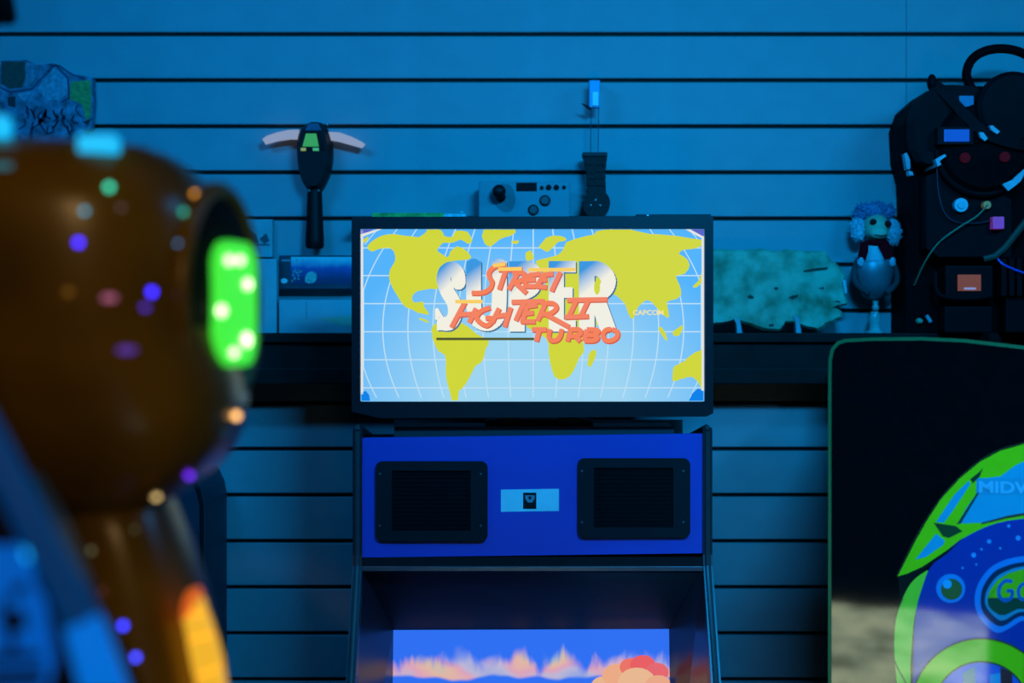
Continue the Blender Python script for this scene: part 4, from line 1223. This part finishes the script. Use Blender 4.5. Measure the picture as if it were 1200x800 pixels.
# arch at the bottom
art([(1150 + 82 * math.cos(a), 830 - 82 * math.sin(a)) for a in [PI * k / 30 for k in range(31)]] + [(1150 + 56 * math.cos(a), 830 - 56 * math.sin(a)) for a in [PI * k / 30 for k in range(30, -1, -1)]], G_)
art([(1150 + 55.5 * math.cos(a), 830 - 55.5 * math.sin(a)) for a in [PI * k / 30 for k in range(31)]], (0.03, 0.12, 0.5))
up_layer()
art(circ(1115, 690, 12.5), (0.11, 0.12, 0.03))
art([(1149, 702), (1152, 687), (1163, 671), (1178, 663), (1200, 658), (1250, 656), (1250, 730), (1207, 723), (1194, 722), (1180, 731), (1170, 733), (1158, 725), (1151, 715)], (0.01, 0.03, 0.07), closed_spline=3)
art([(1160, 790), (1172, 788), (1172, 850), (1160, 850)], (0.05, 0.36, 0.55))
art([(1172, 781), (1186, 788), (1188, 850), (1174, 850)], (0.16, 0.03, 0.03))
art([(1128, 788), (1142, 780), (1146, 850), (1132, 850)], (0.30, 0.26, 0.24))
up_layer()
art(circ(1110, 684, 5.2), (0.04, 0.38, 0.60))
art([(1154, 703), (1157, 690), (1167, 676), (1181, 668), (1200, 663), (1250, 661), (1250, 724), (1208, 717), (1193, 717), (1179, 725), (1171, 726), (1162, 719), (1156, 711)], (0.03, 0.25, 0.36), closed_spline=3)
art(circ(1166, 662 + 34, 1.0, 6), G_)
up_layer()
art([(1157, 702), (1160, 691), (1169, 679), (1182, 671), (1200, 666), (1250, 664), (1250, 699), (1157, 700)], (0.32, 0.46, 0.01))
art([(1157, 700), (1250, 700), (1250, 718), (1208, 713), (1192, 713), (1178, 720), (1171, 720), (1163, 715), (1158, 709)], (0.01, 0.06, 0.03))
up_layer()


def art_stroke(line, w, c):
    m = mat('art_%02d_%02d_%02d' % tuple(int(q * 99) for q in c), c, 0.045, var=0.04, scale=40, spec=1.0)
    mb = MB()
    r = w / 2
    for i in range(len(line) - 1):
        a, b = Vector(line[i]), Vector(line[i + 1])
        t = (b - a).normalized()
        nr = Vector((-t.y, t.x)) * r
        mb.prism([pr(*q[:]) for q in (a + nr, b + nr, b - nr, a - nr)], AL[0] - 0.0002, AL[0])
    for q in line[1:-1]:
        mb.prism([pr(*z) for z in circ(q[0], q[1], r, 10)], AL[0] - 0.0002, AL[0])
    return mb.build('art_lettering', m, art_panel)


for ln in (spline([(1250, 507), (1200, 518.5), (1172, 526.5), (1148, 539.5), (1125, 558.5), (1103, 582.5), (1085, 609), (1070, 635), (1051, 675)], 3), spline([(1062, 800), (1047, 770), (1047, 740), (1052, 715), (1058, 700)], 3)):
    art_stroke(ln, 1.3, (0.10, 0.05, 0.02))
for rr in (82.5, 55.5):
    art_stroke([(1150 + rr * math.cos(PI * k / 30), 830 - rr * math.sin(PI * k / 30)) for k in range(31)], 1.6, (0.14, 0.06, 0.02))
art_stroke(spline([(1186, 681), (1178, 680), (1171, 688), (1171, 698), (1178, 703), (1185, 699), (1186, 692), (1180, 692)], 4), 4.2, (0.02, 0.20, 0.55))
art_stroke(spline([(1206, 684), (1198, 684), (1193, 692), (1196, 701), (1204, 701)], 4), 4.0, (0.02, 0.20, 0.55))
tsz = pr(1146, 578)
tse = pr(1250, 578)
text_mesh('maker_lettering', 'MIDWAY', 0.128, pr(1146, 563)[1] - pr(1146, 577)[1], mat('art_pale', (0.08, 0.42, 0.56), 0.3, var=0.03), art_panel, (pr(1147, 570)[0], AL[0], pr(1146, 577)[1]), bold=0.03)

# ---------------------------------------------------------------- dark cabinet behind the robot
f13 = Frame(2.85, 150, 400)
dk = thing('dark_cabinet', 'dark rounded cabinet back against the slat wall behind the robot', 'cabinet', ((150 - 600) * 2.85 / F, 2.85, 0))
kk = 2.85 / F
M_DK = mat('dark_blue_laminate', (0.02, 0.032, 0.05), 0.5, var=0.1)
outk = [((240 - 150) * kk, 0.0), ((240 - 150) * kk, ZC - (590 - 400) * kk), ((237 - 150) * kk, ZC - (575 - 400) * kk), ((229 - 150) * kk, ZC - (558 - 400) * kk), ((215 - 150) * kk, ZC - (551 - 400) * kk), (-0.25, ZC - (550 - 400) * kk), (-0.28, 1.30), (-0.28, 0)]
MB().prism(outk, 0, 0.22).build('cabinet_body', M_DK, dk)
MB().tube([(p[0] - 0.006, -0.001, p[1] - 0.002) for p in outk[:6]], 0.004, 8).build('edge_trim', M_MATTE, dk)

# ---------------------------------------------------------------- amber robot in the foreground
RD = 1.15
f14 = Frame(RD, 110, 385)
ro = thing('robot_statue', 'glossy amber robot figure with glowing green face panel, light bars and painted glints', 'robot', ((110 - 600) * RD / F, RD, 0))
kz14 = ZC - (385 - 400) * RD / F


def rx(px): return (px - 110) * f14.k
def rz(py): return kz14 + (385 - py) * f14.k


M_AMB = mat('amber_gloss', (0.20, 0.115, 0.010), 0.3, var=0.35, scale=9, spec=0.4)
rows = [(176, 10, 130, .05), (178, -40, 170, .074), (183, -75, 196, .092), (192, -94, 214, .104), (205, -105, 230, .112), (222, -110, 243, .119), (250, -112, 256, .126), (300, -110, 262, .129), (360, -103, 268, .129), (420, -72, 278, .125), (460, -38, 283, .118), (490, -10, 282, .112), (515, 6, 274, .104), (540, 22, 258, .094), (560, 36, 236, .083), (580, 52, 208, .07), (597, 70, 180, .055), (606, 92, 155, .04)]


def sup(row, t, e=2.7):
    py, L, R, ry = row
    c, s = math.cos(t), math.sin(t)
    xx = (L + R) / 2 + (R - L) / 2 * math.copysign(abs(c) ** (2 / e), c)
    yy = ry * math.copysign(abs(s) ** (2 / e), s)
    return (rx(xx), yy, rz(py))


def loft(rows, seg=44, e=2.7):
    mb = MB()
    vs, fs = [], []
    for r_ in rows:
        for k in range(seg):
            vs.append(sup(r_, 2 * PI * k / seg, e))
    for i in range(len(rows) - 1):
        for k in range(seg):
            fs.append((i * seg + k, i * seg + (k + 1) % seg, (i + 1) * seg + (k + 1) % seg, (i + 1) * seg + k))
    fs += [tuple(range(seg)), tuple(range((len(rows) - 1) * seg, len(rows) * seg))]
    return mb.add(vs, fs)


rows_s = [tuple(q) for q in spline(rows, 3)]
head = loft(rows_s).build('head', M_AMB, ro, smooth=True)


def surf(rws, px, py, e=2.7):
    """front depth of the lofted shape at a pixel"""
    best = min(rws, key=lambda r: abs(r[0] - py))
    _, L, R, ry = best
    u = abs((px - (L + R) / 2) / ((R - L) / 2))
    u = min(u, 0.99)
    return -ry * (1 - u ** e) ** (1 / e)


brows = [(585, 78, 200, .055), (600, 80, 206, .062), (640, 90, 222, .068), (700, 103, 242, .074), (750, 117, 252, .077), (800, 130, 261, .08), (900, 140, 285, .09), (1050, 90, 360, .11), (1300, 70, 390, .12), (1500, 110, 350, .11)]
brows_s = [tuple(q) for q in spline(brows, 3)]
torso = loft(brows_s, 36, 2.3).build('torso', M_AMB, ro, smooth=True)
ped = MB().box(rx(90), rx(370), -0.11, 0.11, 0.06, rz(1490), bev=0.006).build('pedestal', M_SATIN, ro)
MB().box(rx(60), rx(400), -0.13, 0.13, 0.0, 0.06, bev=0.006).build('pedestal_base', M_SATIN, ro)
# face: black oval plate turned to the right, green panel with lamps
PH = math.radians(11.6)
fm = Matrix.Translation((0.1040, -0.018, rz(352))) @ Matrix.Rotation(-PH, 4, 'Z')      # local x = face normal
face = MB().ell((0, 0, 0), (0.013, 0.070, 124 * f14.k), 36, 20).build('face_plate', M_MATTE, ro, smooth=True, mx=fm)
MB().tube([(0.002, 0.072 * math.cos(t * PI / 20), 127 * f14.k * math.sin(t * PI / 20)) for t in range(41)], 0.0065, 10).build('face_rim', M_AMB, ro, smooth=True, mx=fm)
M_GRN = mat('green_face_light', (0.05, 0.4, 0.08), 0.3, emit=srgb(66, 236, 60), es=1.05, var=0.05)
def vface(px):
    return min((abs(600 + ((fm @ Vector((0.0185, u / 1000, 0))).x + (110 - 600) * RD / F) * F / ((fm @ Vector((0.0185, u / 1000, 0))).y + RD) - px), u / 1000) for u in range(-80, 80))[1]


gp = rrect(vface(259), vface(301), rz(428) - rz(352), rz(286) - rz(352), 0.022)
gpan = MB().prism(gp, 0.006, 0.0185, axis='x').build('face_panel', M_GRN, ro, mx=fm)
M_LMP = mat('white_green_lamp', (0.5, 0.6, 0.5), 0.3, emit=(0.75, 1.0, 0.55), es=3.2)


def proj(p):
    wx, wy, wz = p[0] + (110 - 600) * RD / F, p[1] + RD, p[2]
    return (600 + wx * F / wy, 400 - (wz - ZC) * F / wy)


for a, b, r_ in ((268, 305, 5), (281, 305, 5), (290, 333, 6), (260, 364, 6), (289, 398, 8), (274, 413, 5)):
    best = min((abs(proj(fm @ Vector((0.019, u / 1000, 0)))[0] - a), u / 1000) for u in range(-60, 60))
    dep = (fm @ Vector((0.019, best[1], 0))).y + RD
    zz = ZC - (b - 400) * dep / F - rz(352)
    MB().ell((0.019, best[1], zz), (0.003, r_ * f14.k * 1.3, r_ * f14.k), 14, 9).build('lamp', M_LMP, gpan, smooth=True, mx=fm)
# glowing studs that imitate coloured reflections on the glossy shell
head_glints = [(128, 219, (40, 200, 160), 5, 1, 2.2), (99, 247, (40, 130, 160), 4, 1, 2.2), (92, 284, (60, 40, 255), 4.5, 1, 4.0), (211, 286, (50, 150, 215), 5, 1, 2.4), (215, 248, (30, 150, 130), 4, 1, 2), (178, 342, (55, 40, 250), 5, 1, 4.0), (207, 351, (70, 40, 200), 4.5, 1, 3), (217, 327, (60, 110, 130), 4, 1, 1.2), (170, 360, (70, 40, 170), 4, 1.4, 1.5), (128, 349, (150, 80, 110), 5, 2.2, 0.9), (148, 410, (70, 40, 130), 5, 3, 1.1), (142, 243, (90, 70, 70), 4, 1.2, 0.8), (80, 342, (120, 80, 20), 5, 1.3, 0.6), (229, 228, (230, 150, 40), 4.5, 2, 2.0), (277, 487, (230, 170, 100), 6, 1, 2.5), (183, 582, (200, 170, 110), 4, 1.4, 2.2), (168, 598, (90, 40, 200), 4, 2, 2.0), (222, 557, (90, 30, 200), 4, 1.4, 3), (50, 575, (30, 160, 190), 6, 1.3, 1.6)]
torso_glints = [(144, 733, (50, 60, 255), 4.5, 1, 4.0), (159, 770, (60, 70, 255), 4, 1.1, 4.0), (107, 645, (110, 110, 80), 4, 1, .8), (158, 620, (100, 100, 70), 3, 1, .7), (120, 692, (90, 50, 50), 3, 1.4, .8)]
for lst, rw, ee, par in ((head_glints, rows_s, 2.7, head), (torso_glints, brows_s, 2.3, torso)):
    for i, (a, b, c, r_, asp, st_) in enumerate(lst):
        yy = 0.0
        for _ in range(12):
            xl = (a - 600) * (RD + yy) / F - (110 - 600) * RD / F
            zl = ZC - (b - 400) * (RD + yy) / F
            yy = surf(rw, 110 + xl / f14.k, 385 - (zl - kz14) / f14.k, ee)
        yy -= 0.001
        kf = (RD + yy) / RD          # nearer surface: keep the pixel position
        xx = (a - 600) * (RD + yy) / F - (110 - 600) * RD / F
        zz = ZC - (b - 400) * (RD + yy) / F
        MB().ell((xx, yy, zz), (r_ * 0.75 * asp * f14.k, 0.002, r_ * 0.75 * f14.k), 12, 8).build('glint_stud', mat('glint_%d_%d_%d' % c, (0.05, 0.05, 0.05), 0.4, emit=srgb(*c), es=st_ * 1.5, var=0), par, smooth=True)
# cyan light bars on top of the head
M_CY = mat('cyan_light_bar', (0.1, 0.5, 0.6), 0.3, emit=srgb(16, 190, 255), es=1.0, var=0)
for x0, x1, y0, y1, dd in ((90, 133, 157, 178, -0.105), (-34, 4, 134, 158, -0.105), (-40, 14, 190, 200, -0.118)):
    d_ = RD + dd
    MB().box((x0 - 600) * d_ / F - (110 - 600) * RD / F, (x1 - 600) * d_ / F - (110 - 600) * RD / F, dd, dd + 0.02, ZC - (y1 - 400) * d_ / F, ZC - (y0 - 400) * d_ / F, bev=0.002).build('light_bar', M_CY if y0 < 180 else mat('dim_cyan_bar', (0.1, 0.4, 0.4), 0.4, emit=srgb(20, 90, 110), es=1, var=0), head)
MB().tube([(rx(-60), -0.03, rz(171)), (rx(60), -0.03, rz(174)), (rx(182), -0.03, rz(183))], 0.004, 8).build('head_trim', mat('cyan_trim', (0.05, 0.3, 0.4), 0.3), head, smooth=True)
# yellow segmented chest light
M_YL = mat('yellow_chest_light', (0.7, 0.45, 0.05), 0.4, emit=srgb(236, 176, 44), es=0.95, var=0.05)
M_OL = mat('orange_chest_light', (0.7, 0.2, 0.05), 0.4, emit=srgb(214, 92, 30), es=0.9, var=0.05)
cm = [([(221, 692), (232, 689), (236, 700), (224, 716), (214, 728), (216, 705)], M_OL), ([(232, 694), (238, 706), (240, 716), (226, 717), (228, 704)], M_YL), ([(216, 720), (241, 718), (248, 742), (221, 747)], M_YL), ([(221, 749), (249, 745), (257, 782), (229, 790)], M_YL), ([(230, 792), (257, 785), (262, 830), (238, 836)], M_YL)]
for pts, m_ in cm:
    mb = MB()
    fr_, bk_ = [], []
    for a, b in pts:
        d_ = RD - 0.062
        fr_.append(((a - 600) * d_ / F - (110 - 600) * RD / F, -0.062 - 0.006 + max(0, (a - 235)) * 0.0005, ZC - (b - 400) * d_ / F))
    bk_ = [(p[0], p[1] + 0.014, p[2]) for p in fr_]
    n = len(fr_)
    mb.add(fr_ + bk_, [tuple(range(n)), tuple(range(2 * n - 1, n - 1, -1))] + [(i, i + n, (i + 1) % n + n, (i + 1) % n) for i in range(n)])
    mb.build('chest_light', m_, torso)

# ---------------------------------------------------------------- blue-lit console in the lower left
BD = 0.80
f15 = Frame(BD, 0, 400)
co = thing('console_stand', 'dark console stand with glowing blue panel and blue tube beside the robot', 'console', (-600 * BD / F, BD, 0))
def bx_(px): return px * f15.k
def bz_(py): return ZC - (py - 400) * f15.k
M_BT = mat('blue_sheen_tube', (0.005, 0.1, 0.4), 0.3, emit=srgb(2, 104, 206), es=1.0, var=0)  # blue reflection on the rail, put in as a glow
M_BP = mat('dim_blue_sheen_tube', (0.003, 0.04, 0.2), 0.35, var=0.1, emit=srgb(0, 44, 92), es=0.9)  # upper length of the rail, same reflection as a weaker glow
MB().tube([(bx_(-60), 0.0, bz_(430)), (bx_(-10), 0.0, bz_(520)), (bx_(35), 0.0, bz_(608)), (bx_(78), 0.0, bz_(690)), (bx_(97), 0.0, bz_(728))], [0.010, 0.010, 0.010, 0.0105, 0.011], 12).build('dim_sheen_tube', M_BP, co, smooth=True)
MB().tube([(bx_(97), 0.0, bz_(728)), (bx_(116), 0.0, bz_(785)), (bx_(145), 0.0, bz_(880)), (bx_(150), 0.0, bz_(1000))], [0.011, 0.0125, 0.0135, 0.0135], 12).build('sheen_tube', M_BT, co, smooth=True)
MB().prism([(bx_(a), bz_(b)) for a, b in ((-120, 560), (5, 565), (40, 625), (70, 700), (92, 790), (110, 900), (110, 1100), (-120, 1100))], 0.012, 0.06).build('console_body', M_SATIN, co)
bp = MB().prism([(bx_(a), bz_(b)) for a, b in ((-110, 642), (18, 642), (28, 650), (34, 690), (44, 705), (54, 760), (57, 780), (52, 800), (40, 830), (-110, 830))], 0.002, 0.012).build('blue_panel', mat('blue_backlit_panel', (0.002, 0.04, 0.12), 0.35, emit=srgb(0, 82, 176), es=1.0, var=0.25, scale=20), co)
for pts in ([(17, 684), (25, 682), (29, 690), (26, 698), (18, 698)], [(4, 716), (22, 714), (30, 722), (31, 735), (18, 739), (4, 732)], [(0, 700), (4, 698), (20, 760), (14, 762)], [(-60, 765), (46, 764), (48, 772), (-60, 778)], [(-60, 788), (52, 784), (50, 800), (-60, 804)]):
    MB().prism([(bx_(a), bz_(b)) for a, b in pts], -0.004, 0.002).build('black_cutout', M_MATTE, bp)
MB().ell((bx_(37), -0.002, bz_(645)), (8 * f15.k, 0.004, 11 * f15.k), 14, 9).build('blue_lamp', mat('blue_lamp', (0.1, 0.4, 0.6), 0.3, emit=srgb(20, 170, 255), es=2.2, var=0), co, smooth=True)
MB().box(bx_(-90), bx_(60), 0.02, 0.08, 0.03, bz_(1090)).build('post', M_SATIN, co)
MB().box(bx_(-160), bx_(130), -0.06, 0.11, 0.0, 0.03, bev=0.004).build('foot', M_SATIN, co)

# ---------------------------------------------------------------- pendant at the upper left corner
pdz = ZC - (2 - 400) * 1.3 / F
pn = thing('hanging_lamp', 'small unlit black lamp hanging from the ceiling above the robot', 'lamp', ((-4 - 600) * 1.3 / F, 1.3, H))
MB().tube([(0, 0, 0), (0, 0, pdz - H + 0.02)], 0.003, 8).build('cord', M_MATTE, pn)
MB().lathe([(0.016, -0.018), (0.018, -0.014), (0.014, 0.012), (0.006, 0.022)], (0, 0, pdz - H), 20).build('shade', M_MATTE, pn, smooth=True)
MB().lathe([(0.03, -0.012), (0.03, 0.0)], (0, 0, 0), 20).build('ceiling_rose', M_MATTE, pn, smooth=True)

# ---------------------------------------------------------------- ceiling lamps that hold the blue lights
def wash_lamp(loc, label):
    t = thing('ceiling_wash_lamp', label, 'lamp', loc)
    MB().box(-0.16, 0.16, -0.045, 0.045, -0.012, 0.0).build('mounting_plate', M_MATTE, t)
    MB().box(-0.13, 0.13, -0.04, 0.04, -0.06, -0.012, bev=0.004).build('lamp_housing', M_MATTE, t)
wash_lamp((-0.95, 1.66, H), 'black wall-washer lamp on the ceiling above the gadget')
wash_lamp((1.55, 1.61, H), 'black wall-washer lamp on the ceiling above the backpack')
wash_lamp((0.48, 0.76, H), 'black wall-washer lamp in the middle of the ceiling')
for loc, lab in (((1.25, 0.05, H), 'black spot lamp on the ceiling aimed at the side art'), ((-0.10, -0.80, H), 'black spot lamp on the ceiling aimed at the robot')):
    t = thing('ceiling_spot_lamp', lab, 'lamp', loc)
    MB().lathe([(0.05, -0.015), (0.05, 0.0)], (0, 0, 0), 20).build('ceiling_plate', M_MATTE, t, smooth=True)
    MB().tube([(0, 0, -0.015), (0, 0, -0.07)], 0.008, 8).build('stem', M_MATTE, t)
    MB().lathe([(0.05, -0.11), (0.05, -0.07), (0.03, -0.06)], (0, -0.0, 0), 20).build('lamp_head', M_MATTE, t, smooth=True)

# ---------------------------------------------------------------- unseen low cabinet, added so its lit screen mirrors in the side art
lc = thing('added_screen_cabinet', 'added low black cabinet with lit green screen mirrored in the side art', 'arcade cabinet', (0.10, -0.30, 0))
MB().box(-0.36, 0.36, -0.45, -0.005, 0.0, 0.74, bev=0.006).build('cabinet_body', M_MATTE, lc)
MB().ring(rrect(-0.33, 0.33, 0.10, 0.735, 0.02), rrect(-0.27, 0.27, 0.38, 0.70, 0.02), -0.005, 0.012).build('screen_frame', M_BLACK, lc)
LS = mat('added_green_screen', (0.02, 0.02, 0.02), 0.3, var=0.0)
nt = LS.node_tree
tc = nt.nodes.new('ShaderNodeTexCoord')
mp = nt.nodes.new('ShaderNodeMapping')
mp.inputs['Scale'].default_value = (4, 1, 17)
nz = nt.nodes.new('ShaderNodeTexNoise')
nz.inputs['Scale'].default_value = 1.0
nz.inputs['Detail'].default_value = 8
nz.inputs['Roughness'].default_value = 0.7
rp = nt.nodes.new('ShaderNodeValToRGB')
e = rp.color_ramp.elements
e[0].position = 0.38; e[0].color = (0.10, 0.11, 0.06, 1)
e[1].position = 0.62; e[1].color = (0.95, 1.0, 0.62, 1)
k = e.new(0.5); k.color = (0.50, 0.62, 0.42, 1)
nt.links.new(tc.outputs['Object'], mp.inputs['Vector'])
nt.links.new(mp.outputs['Vector'], nz.inputs['Vector'])
nt.links.new(nz.outputs['Fac'], rp.inputs['Fac'])
b = nt.nodes['Principled BSDF']
nt.links.new(rp.outputs['Color'], b.inputs['Emission Color'])
b.inputs['Emission Strength'].default_value = 4.2
MB().prism(rrect(-0.272, 0.272, 0.378, 0.702, 0.02), -0.004, 0.002).build('screen', LS, lc)
MB().box(-0.30, 0.30, 0.0, 0.10, 0.13, 0.17, bev=0.004).build('control_shelf', M_SATIN, lc)
